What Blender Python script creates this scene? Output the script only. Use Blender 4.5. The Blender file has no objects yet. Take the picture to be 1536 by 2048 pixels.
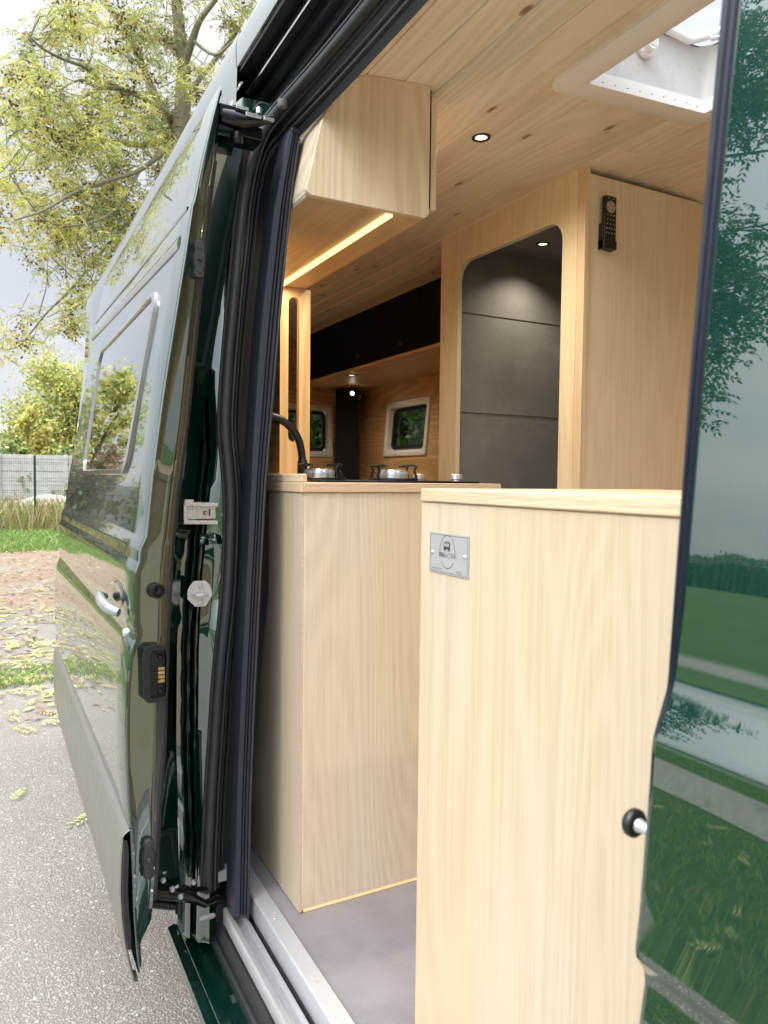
import bpy, bmesh, math, random
from mathutils import Vector, Matrix
R=math.radians
SC=bpy.context.scene
COL=SC.collection
random.seed(7)
# ------------------------------------------------------------------ camera frame
F_PX=1476.8; CAM=Vector((0,0,1.55))
_y,_p,_r=R(28.106),R(2.571),R(.630)
FW=Vector((math.sin(_y)*math.cos(_p),math.cos(_y)*math.cos(_p),-math.sin(_p)))
RT0=Vector((math.cos(_y),-math.sin(_y),0)); UP0=RT0.cross(FW)
RT=RT0*math.cos(_r)+UP0*math.sin(_r); UP=-RT0*math.sin(_r)+UP0*math.cos(_r)
def P(x,y,k,v):
    "world point seen at photo pixel x,y that lies on the plane axis k = v"
    d=FW*F_PX+RT*(x-768)-UP*(y-1024)
    return CAM+d*((v-CAM[k])/d[k])
# ------------------------------------------------------------------ node helpers
def newmat(name):
    m=bpy.data.materials.new(name); m.use_nodes=True
    nt=m.node_tree; nt.nodes.clear()
    return m,nt
class N:
    def __init__(s,nt): s.nt=nt
    def __call__(s,t,ins=None,**kw):
        n=s.nt.nodes.new(t)
        for k,v in kw.items(): setattr(n,k,v)
        if ins:
            for k,v in ins.items():
                if isinstance(v,bpy.types.NodeSocket): s.nt.links.new(v,n.inputs[k])
                else: n.inputs[k].default_value=v
        return n
    def math(s,op,a,b=None,c=None,clamp=False):
        n=s.nt.nodes.new('ShaderNodeMath'); n.operation=op; n.use_clamp=clamp
        for i,v in enumerate((a,b,c)):
            if v is None: continue
            if isinstance(v,bpy.types.NodeSocket): s.nt.links.new(v,n.inputs[i])
            else: n.inputs[i].default_value=v
        return n.outputs[0]
    def ramp(s,fac,stops,interp='LINEAR'):
        n=s.nt.nodes.new('ShaderNodeValToRGB'); cr=n.color_ramp; cr.interpolation=interp
        while len(cr.elements)<len(stops): cr.elements.new(.5)
        for e,(p,c) in zip(cr.elements,stops):
            e.position=p; e.color=(c[0],c[1],c[2],1) if len(c)==3 else c
        s.nt.links.new(fac,n.inputs[0]); return n.outputs[0]
    def mix(s,fac,a,b,blend='MIX'):
        n=s.nt.nodes.new('ShaderNodeMix'); n.data_type='RGBA'; n.blend_type=blend
        for i,v in ((0,fac),(6,a),(7,b)):
            if isinstance(v,bpy.types.NodeSocket): s.nt.links.new(v,n.inputs[i])
            elif i==0: n.inputs[i].default_value=v
            else: n.inputs[i].default_value=(v[0],v[1],v[2],1)
        return n.outputs[2]
def out(N_,nt,shader):
    o=nt.nodes.new('ShaderNodeOutputMaterial'); nt.links.new(shader,o.inputs[0]); return o
def simple(name,col,rough=.5,metal=0,noise=0,nscale=30,bump=0,bscale=200,coat=0,coat_rough=.03,coat_ior=1.5,spec=.5,emit=None,es=1):
    m,nt=newmat(name); n=N(nt)
    tc=n('ShaderNodeTexCoord').outputs['Object']
    c=(col[0],col[1],col[2],1)
    b=n('ShaderNodeBsdfPrincipled',{'Base Color':c,'Roughness':rough,'Metallic':metal,'Coat Weight':coat,'Coat Roughness':coat_rough,'Coat IOR':coat_ior,'Specular IOR Level':spec})
    if noise:
        t=n('ShaderNodeTexNoise',{'Vector':tc,'Scale':nscale,'Detail':6,'Roughness':.6}).outputs['Fac']
        c2=n.ramp(t,[(.25,[v*(1-noise) for v in col]),(.75,[min(1,v*(1+noise)) for v in col])])
        nt.links.new(c2,b.inputs['Base Color'])
        rr=n.math('MULTIPLY_ADD',t,.25,rough-.12)
        nt.links.new(rr,b.inputs['Roughness'])
    if bump:
        t=n('ShaderNodeTexNoise',{'Vector':tc,'Scale':bscale,'Detail':3}).outputs['Fac']
        bb=n('ShaderNodeBump',{'Height':t,'Strength':bump,'Distance':.002})
        nt.links.new(bb.outputs[0],b.inputs['Normal'])
    if emit:
        b.inputs['Emission Color'].default_value=(emit[0],emit[1],emit[2],1); b.inputs['Emission Strength'].default_value=es
    out(n,nt,b.outputs[0]); return m
def wood(name,base,dark,axis='Z',fine=1.0,figure=1.0,rough=.42,seed=0,scale=1.0,warm=None,island=0,knots=0,coat=0,ringk=.42):
    "straight grain along axis with cathedral figure"
    m,nt=newmat(name); n=N(nt)
    tc=n('ShaderNodeTexCoord').outputs['Object']
    g=n('ShaderNodeNewGeometry')
    rnd=g.outputs['Random Per Island']
    off=n('ShaderNodeCombineXYZ',{'X':n.math('MULTIPLY_ADD',rnd,7.3*island,seed*1.7),'Y':n.math('MULTIPLY_ADD',rnd,11.1*island,seed*2.3),'Z':n.math('MULTIPLY_ADD',rnd,5.7*island,seed*.9)})
    pos=n('ShaderNodeVectorMath',{0:tc,1:off.outputs[0]},operation='ADD').outputs[0]
    def st(l,w):
        v={'X':(l,w,w),'Y':(w,l,w),'Z':(w,w,l)}[axis]
        return n('ShaderNodeVectorMath',{0:pos,1:tuple(q*scale for q in v)},operation='MULTIPLY').outputs[0]
    # slow warp
    warp=n('ShaderNodeTexNoise',{'Vector':st(.9,5),'Scale':1,'Detail':2,'Roughness':.5}).outputs['Fac']
    # figure : contour lines of a smooth stretched field
    fld=n('ShaderNodeTexNoise',{'Vector':st(.45,3.2),'Scale':1,'Detail':1.5,'Roughness':.45,'Distortion':.3}).outputs['Fac']
    ring=n.math('SINE',n.math('MULTIPLY',fld,150*figure))
    ring=n.math('MULTIPLY_ADD',ring,.5,.5)
    ring=n.math('POWER',ring,1.6)
    # fine pores
    por=n('ShaderNodeTexNoise',{'Vector':st(9,900),'Scale':1,'Detail':3,'Roughness':.7}).outputs['Fac']
    por=n.ramp(por,[(.35,(0,0,0)),(.62,(1,1,1))])
    mid=n('ShaderNodeTexNoise',{'Vector':st(1.8,110),'Scale':1,'Detail':5,'Roughness':.65}).outputs['Fac']
    blot=n('ShaderNodeTexNoise',{'Vector':st(.7,4),'Scale':1,'Detail':2}).outputs['Fac']
    a=n.math('MULTIPLY_ADD',ring,ringk,(.42-ringk)*.5)
    a=n.math('MULTIPLY_ADD',mid,.70,a)
    a=n.math('MULTIPLY_ADD',por,.30*fine,a)
    a=n.math('MULTIPLY_ADD',blot,.35,a)
    a=n.math('SUBTRACT',a,.28)
    lin=n('ShaderNodeTexNoise',{'Vector':st(3.0,360),'Scale':1,'Detail':3,'Roughness':.6}).outputs['Fac']
    a=n.math('MULTIPLY_ADD',n.math('SUBTRACT',lin,.5),.62*fine,a)
    c=n.ramp(a,[(.34,dark),(.60,[ (x*.35+y*.65) for x,y in zip(dark,base)]),(.88,base)])
    w2=warm or [base[0]*.98,base[1]*.86,base[2]*.74]
    c=n.mix(n.math('MULTIPLY',n.ramp(blot,[(.4,(0,0,0)),(.65,(1,1,1))]),.55),c,n.mix(1.0,c,[min(1,x/max(y,1e-3)) for x,y in zip(w2,base)],'MULTIPLY'))
    if island:
        hv=n('ShaderNodeHueSaturation',{'Hue':.5,'Saturation':1,'Value':n.math('MULTIPLY_ADD',n.math('FRACT',n.math('MULTIPLY',rnd,37.7)),.22,.87),'Color':c})
        c=hv.outputs[0]
    if knots:
        kv=n('ShaderNodeVectorMath',{0:st(5.0,10.5),1:(1,1,0)},operation='MULTIPLY').outputs[0]
        vo=n('ShaderNodeTexVoronoi',{'Vector':kv,'Scale':1.0,'Randomness':1.0},voronoi_dimensions='2D')
        d=vo.outputs['Distance']; cc=n('ShaderNodeSeparateColor',{'Color':vo.outputs['Color']}).outputs[0]
        keep=n.math('LESS_THAN',cc,.26)
        kn=n.math('MULTIPLY',n.ramp(d,[(.03,(1,1,1)),(.075,(.75,.75,.75)),(.11,(0,0,0))]),keep)
        rg=n.math('MULTIPLY_ADD',n.math('SINE',n.math('MULTIPLY',d,150)),.5,.5)
        halo=n.math('MULTIPLY',n.ramp(d,[(.08,(.55,.55,.55)),(.30,(0,0,0))]),keep)
        halo=n.math('MULTIPLY',halo,rg)
        c=n.mix(halo,c,[q*.75 for q in dark])
        c=n.mix(kn,c,(.30,.17,.08))
    b=n('ShaderNodeBsdfPrincipled',{'Base Color':c,'Roughness':rough,'Coat Weight':coat,'Coat Roughness':.3,'Specular IOR Level':.35})
    h=n.math('ADD',n.math('MULTIPLY',por,.5),ring)
    bp=n('ShaderNodeBump',{'Height':h,'Strength':.14,'Distance':.0006})
    nt.links.new(bp.outputs[0],b.inputs['Normal'])
    out(n,nt,b.outputs[0]); return m
# ------------------------------------------------------------------ mesh helpers
class MB:
    def __init__(s): s.v=[]; s.f=[]; s.m=[]
    def add(s,vs,fs,mi=0):
        o=len(s.v); s.v+= [tuple(v) for v in vs]
        for f in fs: s.f.append(tuple(o+i for i in f)); s.m.append(mi)
        return s
    def box(s,a,b,mi=0,M=None):
        x0,y0,z0=a; x1,y1,z1=b
        vs=[(x0,y0,z0),(x1,y0,z0),(x1,y1,z0),(x0,y1,z0),(x0,y0,z1),(x1,y0,z1),(x1,y1,z1),(x0,y1,z1)]
        if M: vs=[M@Vector(v) for v in vs]
        return s.add(vs,[(0,3,2,1),(4,5,6,7),(0,1,5,4),(1,2,6,5),(2,3,7,6),(3,0,4,7)],mi)
    def grid(s,rows,closed=False,mi=0,flip=False):
        "rows : list of equal length point lists"
        o=len(s.v); k=len(rows[0])
        for r_ in rows: s.v+=[tuple(p) for p in r_]
        for i in range(len(rows)-1):
            for j in range(k if closed else k-1):
                a=o+i*k+j; b=o+i*k+(j+1)%k; c=o+(i+1)*k+(j+1)%k; d=o+(i+1)*k+j
                s.f.append((a,d,c,b) if flip else (a,b,c,d)); s.m.append(mi)
        return s
    def poly(s,pts,mi=0):
        o=len(s.v); s.v+=[tuple(p) for p in pts]; s.f.append(tuple(range(o,o+len(pts)))); s.m.append(mi); return s
    def prism(s,pts2,axis,a,b,mi=0,cap=True):
        "extrude a 2D outline along axis; 2D coords are the other two axes in xyz order"
        def p3(p,t):
            q=[0,0,0]; idx=[i for i in range(3) if i!=axis]
            q[idx[0]]=p[0]; q[idx[1]]=p[1]; q[axis]=t; return q
        s.grid([[p3(p,a) for p in pts2],[p3(p,b) for p in pts2]],closed=True,mi=mi)
        if cap:
            s.poly([p3(p,a) for p in pts2][::-1],mi); s.poly([p3(p,b) for p in pts2],mi)
        return s
    def tube(s,path,r,n=10,mi=0,cap=True,sx=1.0,ref=None):
        path=[Vector(p) for p in path]
        rs=r if isinstance(r,(list,tuple)) else [r]*len(path)
        rows=[]; up=Vector(ref) if ref else None
        for i,p in enumerate(path):
            t=(path[min(i+1,len(path)-1)]-path[max(i-1,0)])
            if t.length<1e-9: t=Vector((0,0,1))
            t.normalize()
            if up is None:
                up=Vector((0,0,1)) if abs(t.z)<.9 else Vector((1,0,0))
            e=(up-t*up.dot(t))
            if e.length<1e-6: e=Vector((1,0,0))-t*t.x
            e.normalize(); g=t.cross(e); up=e if ref is None else up
            rows.append([p+(e*math.cos(2*math.pi*k/n)*sx+g*math.sin(2*math.pi*k/n))*rs[i] for k in range(n)])
        s.grid(rows,closed=True,mi=mi,flip=True)
        if cap:
            s.poly(rows[0],mi); s.poly(rows[-1][::-1],mi)
        return s
    def lathe(s,prof,c,axis=2,n=24,mi=0,d=1):
        "prof: list of (radius, offset along axis)"
        rows=[]
        for r_,t in prof:
            row=[]
            for k in range(n):
                a=2*math.pi*k/n; u,w=r_*math.cos(a),r_*math.sin(a)
                q={2:(u,w,t*d),1:(u,t*d,w),0:(t*d,u,w)}[axis]
                row.append((c[0]+q[0],c[1]+q[1],c[2]+q[2]))
            rows.append(row)
        s.grid(rows,closed=True,mi=mi)
        s.poly(rows[0][::-1],mi); s.poly(rows[-1],mi)
        return s
    def build(s,name,mats,parent=None,smooth=40,bevel=0,weld=True,fix=True):
        me=bpy.data.meshes.new(name); me.from_pydata(s.v,[],s.f)
        if not isinstance(mats,(list,tuple)): mats=[mats]
        for m in mats: me.materials.append(m)
        if len(mats)>1: me.polygons.foreach_set('material_index',s.m)
        if smooth or weld or fix:
            bm=bmesh.new(); bm.from_mesh(me)
            if weld: bmesh.ops.remove_doubles(bm,verts=bm.verts,dist=1e-5)
            if fix: bmesh.ops.recalc_face_normals(bm,faces=bm.faces)
            if smooth:
                for f in bm.faces: f.smooth=True
                lim=R(smooth)
                for e in bm.edges:
                    if len(e.link_faces)==2:
                        if e.calc_face_angle(0)>lim: e.smooth=False
            bm.to_mesh(me); bm.free()
        o=bpy.data.objects.new(name,me); COL.objects.link(o)
        if bevel:
            md=o.modifiers.new('bevel','BEVEL'); md.width=bevel; md.segments=2; md.limit_method='ANGLE'; md.angle_limit=R(50); md.harden_normals=True
        if parent is not None: par(o,parent)
        return o
def wpos(o):
    p=Vector((0,0,0))
    while o is not None: p+=Vector(o.location); o=o.parent
    return p
def par(o,parent):
    o.parent=parent; o.location=-wpos(parent)
def tag(o,label,cat,group=None,kind=None):
    if label: o['label']=label
    if cat: o['category']=cat
    if group: o['group']=group
    if kind: o['kind']=kind
    return o
def thing(name,loc,label,cat,group=None):
    o=bpy.data.objects.new(name,None); COL.objects.link(o); o.location=loc; o.empty_display_size=.1
    return tag(o,label,cat,group)
def structure(o): o['kind']='structure'; return o
def interp(tab,z):
    "tab sorted descending or ascending in key; returns the other"
    t=sorted(tab)
    if z<=t[0][0]: return t[0][1]
    for (a,x),(b,y) in zip(t,t[1:]):
        if z<=b: return x+(y-x)*(z-a)/(b-a)
    return t[-1][1]
def smoothtab(tab,n=4):
    "catmull-rom through the table (list of tuples)"
    pts=[Vector(p) for p in tab]; o=[]
    for i in range(len(pts)-1):
        p0=pts[max(i-1,0)];p1=pts[i];p2=pts[i+1];p3=pts[min(i+2,len(pts)-1)]
        for k in range(n):
            t=k/n
            o.append(.5*((2*p1)+(-p0+p2)*t+(2*p0-5*p1+4*p2-p3)*t*t+(-p0+3*p1-3*p2+p3)*t**3))
    o.append(pts[-1]); return [tuple(q) for q in o]
def rrect(x0,y0,x1,y1,r,n=6):
    o=[]
    for cx,cy,a in ((x1-r,y1-r,0),(x0+r,y1-r,90),(x0+r,y0+r,180),(x1-r,y0+r,270)):
        for k in range(n+1):
            t=R(a+90*k/n); o.append((cx+r*math.cos(t),cy+r*math.sin(t)))
    return o
# ------------------------------------------------------------------ materials
def paint_mat():
    m,nt=newmat('green car paint'); n=N(nt)
    tc=n('ShaderNodeTexCoord').outputs['Object']
    big=n('ShaderNodeTexNoise',{'Vector':tc,'Scale':2.2,'Detail':2}).outputs['Fac']
    pl=n('ShaderNodeTexNoise',{'Vector':tc,'Scale':900,'Detail':1}).outputs['Fac']
    bp=n('ShaderNodeBump',{'Height':big,'Strength':.02,'Distance':.008})
    bp2=n('ShaderNodeBump',{'Height':pl,'Strength':.004,'Distance':.0001,'Normal':bp.outputs[0]})
    dust=n('ShaderNodeTexNoise',{'Vector':tc,'Scale':9,'Detail':8,'Roughness':.7}).outputs['Fac']
    rg=n.ramp(dust,[(.45,(.008,)*3),(.8,(.024,)*3)])
    b=n('ShaderNodeBsdfPrincipled',{'Base Color':(.002,.045,.033,1),'Roughness':.25,'Metallic':.7,'Coat Weight':1,'Coat Roughness':rg,'Coat IOR':2.3,'Coat Normal':bp2.outputs[0]})
    out(n,nt,b.outputs[0]); return m
PAINT=paint_mat()
BLACKP=simple('black trim plastic',(.018,.019,.022),.42,noise=.25,nscale=60,bump=.25,bscale=900)
RUBBER=simple('black rubber seal',(.028,.029,.032),.45,noise=.25,nscale=40,bump=.15,bscale=600)
DARKIN=simple('black cavity lining',(.008,.008,.011),.6,noise=.2)
CLAD=simple('grey side cladding',(.13,.125,.11),.36,noise=.08,nscale=20,bump=.1,bscale=1200,spec=.6)
ANTHR=simple('anthracite aluminium',(.026,.032,.044),.38,metal=.35,noise=.12,nscale=80)
ALU=simple('brushed aluminium',(.72,.73,.75),.34,metal=.75,noise=.06,nscale=120)
ALUP=simple('satin aluminium strip',(.62,.63,.65),.42,metal=.55,noise=.06,nscale=90)
STEEL=simple('polished steel',(.62,.64,.67),.28,metal=.75,noise=.08,nscale=60)
BRASS=simple('brass contacts',(.62,.47,.24),.3,metal=1,noise=.1)
ZINC=simple('zinc plated steel',(.70,.72,.74),.4,metal=.35,noise=.08,nscale=90)
HANDLE=simple('silver painted plastic',(.30,.31,.33),.32,metal=.3,noise=.04,coat=.4)
GLOSSB=simple('gloss black',(.004,.004,.005),.22,noise=.2,nscale=30)
SATB=simple('satin black metal',(.012,.012,.013),.3,noise=.15,nscale=50)
FLOORM=None
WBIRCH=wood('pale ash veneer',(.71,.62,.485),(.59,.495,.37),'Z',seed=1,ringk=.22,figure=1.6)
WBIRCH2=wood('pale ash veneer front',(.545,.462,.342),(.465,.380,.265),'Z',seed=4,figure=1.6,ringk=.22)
WTALL=wood('pale ash wall veneer',(.86,.75,.56),(.73,.595,.41),'Z',seed=9,figure=1.2,ringk=.18)
WUP=wood('ash veneer upper cabinet',(.79,.68,.52),(.65,.525,.37),'Z',seed=6,figure=1.4,ringk=.34)
WUPY=wood('ash veneer shelf',(.70,.52,.31),(.54,.37,.20),'Y',seed=3,ringk=.25)
WTOP=wood('oak counter top',(.70,.56,.39),(.50,.375,.235),'Y',seed=12,fine=1.6,figure=2.2,scale=1.2,ringk=.2)
WTOPX=wood('oak counter edge',(.66,.52,.36),(.46,.34,.21),'X',seed=14,fine=1.6,figure=2.2,scale=1.2,ringk=.2)
WCEIL=wood('spruce ceiling boards',(.93,.87,.75),(.78,.68,.53),'Y',seed=21,island=1,knots=1,figure=1.3,ringk=.25,rough=.38)
WREAR=wood('honey wood panelling',(.72,.49,.25),(.54,.33,.15),'Y',seed=31,rough=.4)
WREARX=wood('honey wood panel',(.70,.47,.24),(.52,.32,.14),'X',seed=33,rough=.4)
WPLY=simple('plywood edge',(.60,.44,.29),.6,noise=.25,nscale=300)
def floor_mat():
    m,nt=newmat('grey vinyl floor'); n=N(nt); tc=n('ShaderNodeTexCoord').outputs['Object']
    a=n('ShaderNodeTexNoise',{'Vector':tc,'Scale':7,'Detail':8,'Roughness':.65}).outputs['Fac']
    b2=n('ShaderNodeTexNoise',{'Vector':tc,'Scale':140,'Detail':4,'Roughness':.7}).outputs['Fac']
    c=n.ramp(a,[(.3,(.19,.175,.182)),(.7,(.27,.252,.262))])
    c=n.mix(n.ramp(b2,[(.58,(0,0,0)),(.76,(.45,.45,.45))]),c,(.36,.34,.35))
    sc=n('ShaderNodeTexNoise',{'Vector':n('ShaderNodeVectorMath',{0:tc,1:(9,70,1)},operation='MULTIPLY').outputs[0],'Scale':1,'Detail':6,'Roughness':.75,'Distortion':1.2}).outputs['Fac']
    c=n.mix(n.ramp(sc,[(.60,(0,0,0)),(.70,(.30,.30,.30))]),c,(.42,.40,.41))
    b=n('ShaderNodeBsdfPrincipled',{'Base Color':c,'Roughness':.42})
    bp=n('ShaderNodeBump',{'Height':b2,'Strength':.15,'Distance':.0006}); nt.links.new(bp.outputs[0],b.inputs['Normal'])
    out(n,nt,b.outputs[0]); return m
FLOORM=floor_mat()
def slate_mat():
    m,nt=newmat('grey stone shower panel'); n=N(nt); tc=n('ShaderNodeTexCoord').outputs['Object']
    a=n('ShaderNodeTexNoise',{'Vector':tc,'Scale':4,'Detail':8,'Roughness':.62,'Distortion':.4}).outputs['Fac']
    b2=n('ShaderNodeTexNoise',{'Vector':tc,'Scale':60,'Detail':5,'Roughness':.7}).outputs['Fac']
    c=n.ramp(a,[(.3,(.20,.195,.19)),(.55,(.265,.26,.255)),(.75,(.35,.345,.335))])
    c=n.mix(n.ramp(b2,[(.55,(0,0,0)),(.75,(.35,.35,.35))]),c,(.44,.42,.39))
    b=n('ShaderNodeBsdfPrincipled',{'Base Color':c,'Roughness':.45})
    out(n,nt,b.outputs[0]); return m
SLATE=slate_mat()
GROUT=simple('dark grout',(.10,.092,.08),.7)
def glass_mat(name,col,rough=0,alpha=.55):
    m,nt=newmat(name); n=N(nt)
    g=n('ShaderNodeBsdfGlossy',{'Color':(.95,.97,1,1),'Roughness':rough})
    t=n('ShaderNodeBsdfTransparent',{'Color':(col[0],col[1],col[2],1)})
    fr=n.math('MULTIPLY_ADD',n.math('POWER',n('ShaderNodeLayerWeight',{'Blend':.5}).outputs['Facing'],4.0),.7,.05)
    mx=n('ShaderNodeMixShader',{0:fr,1:t.outputs[0],2:g.outputs[0]})
    out(n,nt,mx.outputs[0]); return m
TINT=glass_mat('tinted window glass',(.20,.23,.20))
DOORGLASS=simple('privacy window glass',(.004,.005,.006),.02,coat=1,coat_rough=.0,coat_ior=1.7)
DOME=glass_mat('clear hatch dome',(.94,.96,.98))
WHITEP=simple('cream plastic',(.88,.87,.85),.35,noise=.03,nscale=10)
WHITEW=simple('white window frame plastic',(.78,.76,.72),.4,noise=.05)
LAMPE=simple('warm lamp diffuser',(.9,.8,.6),.4,emit=(1,.88,.55),es=1.7)
LEDE=simple('warm strip diffuser',(1,.9,.7),.4,emit=(1,.86,.36),es=1.05)
PLATEM=simple('engraved aluminium plate',(.40,.405,.41),.38,metal=.25,noise=.04,nscale=150)
INK=simple('dark engraving',(.05,.05,.055),.6)
INKG=simple('grey engraving',(.17,.17,.18),.6)
BLKLOCK=simple('black laminate',(.004,.004,.007),.6,noise=.2,nscale=20,spec=.15)
# ------------------------------------------------------------------ VAN
van=thing('camper_van',(1.45,1.6,0),'dark green camper van with its side door slid open showing a pale wood interior','van')
def Z(tab): return tab
# outer skin X as a function of z, body
BODY=[(2.60,.600),(2.582,.535),(2.555,.508),(2.52,.4995),(2.47,.5005),(2.30,.495),(2.10,.480),(1.98,.467),(1.887,.455),(1.817,.4485),(1.73,.4415),(1.643,.4345),(1.537,.4280),(1.467,.4235),(1.425,.4195),(1.414,.4182),(1.407,.4170),(1.401,.4150),(1.395,.4126),
(1.376,.4055),(1.371,.4040),(1.366,.4033),(1.358,.4029),(1.342,.4022),(1.299,.3990),(1.250,.3955),(1.226,.3925),(1.218,.3935),(1.206,.4015),(1.198,.403),(1.190,.4015),(1.166,.398),(1.10,.388),(.95,.382),(.70,.384),(.60,.386),(.50,.392),(.42,.40)]
ZB=[z for z,x in BODY]
def finer(tab,step=.03):
    o=[]
    for (a,x),(b,y) in zip(tab,tab[1:]):
        k=max(1,int(abs(a-b)/step))
        for i in range(k): o.append((a+(b-a)*i/k,x+(y-x)*i/k))
    o.append(tab[-1]); return o
def skin_rows(tab,ys,dx=0.0):
    return [[(x+dx,y,z) for (z,x) in tab] for y in ys]
def yspan(a,b,k): return [a+(b-a)*i/k for i in range(k+1)]
# front part (B pillar forwards) and rear part
YB=.36; YC=1.66; YF=-1.6; YR=4.72
mb=MB()
mb.grid(skin_rows(BODY,yspan(YF,YB-.006,12)))
# rolled edge of the B pillar
edge=[[(x,YB-.006,z) for z,x in BODY],[(x+.0015,YB-.002,z) for z,x in BODY],[(x+.006,YB,z) for z,x in BODY],[(x+.07,YB+.004,z) for z,x in BODY]]
mb.grid(edge)
mb.build('front_body_side',PAINT,van,smooth=9)
mb=MB(); 
rear=[(z,x) for z,x in BODY]
mb.grid(skin_rows(rear,yspan(YC,YR-.12,8)))
mb.grid([[(x,YR-.12,z) for z,x in rear],[(x+.01,YR-.06,z) for z,x in rear],[(x+.04,YR-.015,z) for z,x in rear],[(x+.09,YR,z) for z,x in rear],[(1.0,YR+.03,z) for z,x in rear],[(1.45,YR+.035,z) for z,x in rear]])
mb.build('rear_body_side',PAINT,van,smooth=30)
# far side, mirrored about X=1.45
mb=MB(); ym=[YF,0,1,2,3,3.57]
mir=[(z,2.9-x) for z,x in BODY]
def wallhole(mb,tab,y0,y1,z0,z1):
    mb.grid(skin_rows(tab,yspan(YF,y0,6)))
    mb.grid(skin_rows(tab,yspan(y1,YR-.12,3)))
    up=[(z,x) for z,x in finer(tab,.02) if z>=z1]; dn=[(z,x) for z,x in finer(tab,.02) if z<=z0]
    mb.grid(skin_rows(up,[y0,y1])); mb.grid(skin_rows(dn,[y0,y1]))
wallhole(mb,mir,3.66,4.56,1.60,2.10)
mb.build('far_body_side',PAINT,van,smooth=25)
# rear end right half : rear doors with window openings
mb=MB()
def rect_hole(mb,plane,k,a0,a1,b0,b1,h):
    "axis aligned wall on plane (axis k) with rectangular holes h=[(a0,a1,b0,b1)]"
    As=sorted(set([a0,a1]+[q for w in h for q in w[:2]])); Bs=sorted(set([b0,b1]+[q for w in h for q in w[2:]]))
    for i in range(len(As)-1):
        for j in range(len(Bs)-1):
            ca=(As[i]+As[i+1])/2; cb=(Bs[j]+Bs[j+1])/2
            if any(w[0]<ca<w[1] and w[2]<cb<w[3] for w in h): continue
            def q(a,b):
                v=[a,b]; v.insert(k,plane); return tuple(v)
            mb.poly([q(As[i],Bs[j]),q(As[i+1],Bs[j]),q(As[i+1],Bs[j+1]),q(As[i],Bs[j+1])])
    return mb
rect_hole(mb,YR+.02,1,1.45,2.45,.42,2.60,[(1.50,2.16,1.67,2.05)])
mb.build('rear_door_skin',PAINT,van)
# roof with the hatch opening
HX0,HX1,HY0,HY1=1.17,1.545,.86,1.262
mb=MB()
def zr(x): return 2.588+.012*(1-((x-1.45)/.85)**2)
xs=[.60,.7,.85,1.0,HX0,HX1,1.75,1.95,2.1,2.25,2.30]
ys=[YF,-.5,.3,HY0,HY1,1.8,2.6,3.4,4.2,YR+.03]
for i in range(len(xs)-1):
    for j in range(len(ys)-1):
        if xs[i]==HX0 and ys[j]==HY0: continue
        mb.poly([(xs[i],ys[j],zr(xs[i])),(xs[i+1],ys[j],zr(xs[i+1])),(xs[i+1],ys[j+1],zr(xs[i+1])),(xs[i],ys[j+1],zr(xs[i]))])
mb.build('roof',PAINT,van)
mb=MB(); top=[(z,x) for z,x in BODY if z>=2.47]
mb.grid(skin_rows(top+[(2.468,.504),(2.462,.519)],[YB-.01,.8,1.2,YC+.01]))
mb.grid([[(.62,y,2.60),(.66,y,2.606)] for y in (YF,YR)]);mb.build('roof_side_rail',PAINT,van,smooth=40)
# ---- header above the side opening: profile (X,z) swept along Y
def header_part(name,prof,mat,y0=YB-.01,y1=1.70,smooth=50,drop=0.0):
    mb=MB(); rows=[]
    n_=22
    for i in range(n_+1):
        y=y0+(y1-y0)*i/n_
        k=0
        rows.append([(x-.030*k,y,z-.045*k) for x,z in prof])
    mb.grid(rows); return mb.build(name,mat,van,smooth=smooth)
header_part('header_track',[(.505,2.474),(.507,2.460),(.528,2.462),(.545,2.468),(.552,2.452),(.540,2.447),(.5375,2.444)],BLACKP)
header_part('header_chrome_strip',[(.5375,2.444),(.5345,2.4415),(.5335,2.4385),(.5350,2.4355)],simple('bright steel edge',(.8,.8,.78),.22,metal=1))
header_part('header_panel',[(.5350,2.4355),(.541,2.432),(.556,2.436),(.560,2.424),(.551,2.409),(.5475,2.403),(.553,2.3985),(.566,2.400),(.568,2.388),(.562,2.373),(.560,2.368),(.572,2.366)],simple('dark header enamel',(.010,.013,.018),.3,coat=.4,coat_rough=.15))
# door seal as one continuous tube: bottom of C pillar, up, round the corner and along the header
SEALC=[(.418-.008,1.565,.645),(.418-.006,1.565,.744),(.420,1.565,.90),(.424,1.565,.957),(.434,1.562,1.124),(.450,1.56,1.285),(.456,1.56,1.40),(.4575,1.56,1.50),(.452,1.56,1.575),(.446,1.56,1.64),(.446,1.56,1.70),(.454,1.56,1.82),(.468,1.56,1.97),(.481,1.56,2.10),(.492,1.56,2.18),(.508,1.558,2.245),(.528,1.55,2.297),(.545,1.53,2.322),(.556,1.49,2.335),(.564,1.43,2.342),(.570,1.34,2.346),(.5755,1.2,2.350),(.5775,1.0,2.352),(.578,.7,2.353),(.578,YB,2.353)]
sp=smoothtab(SEALC,4)
MB().tube(sp,.0115,10,sx=1.0).build('door_seal',RUBBER,van)
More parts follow.
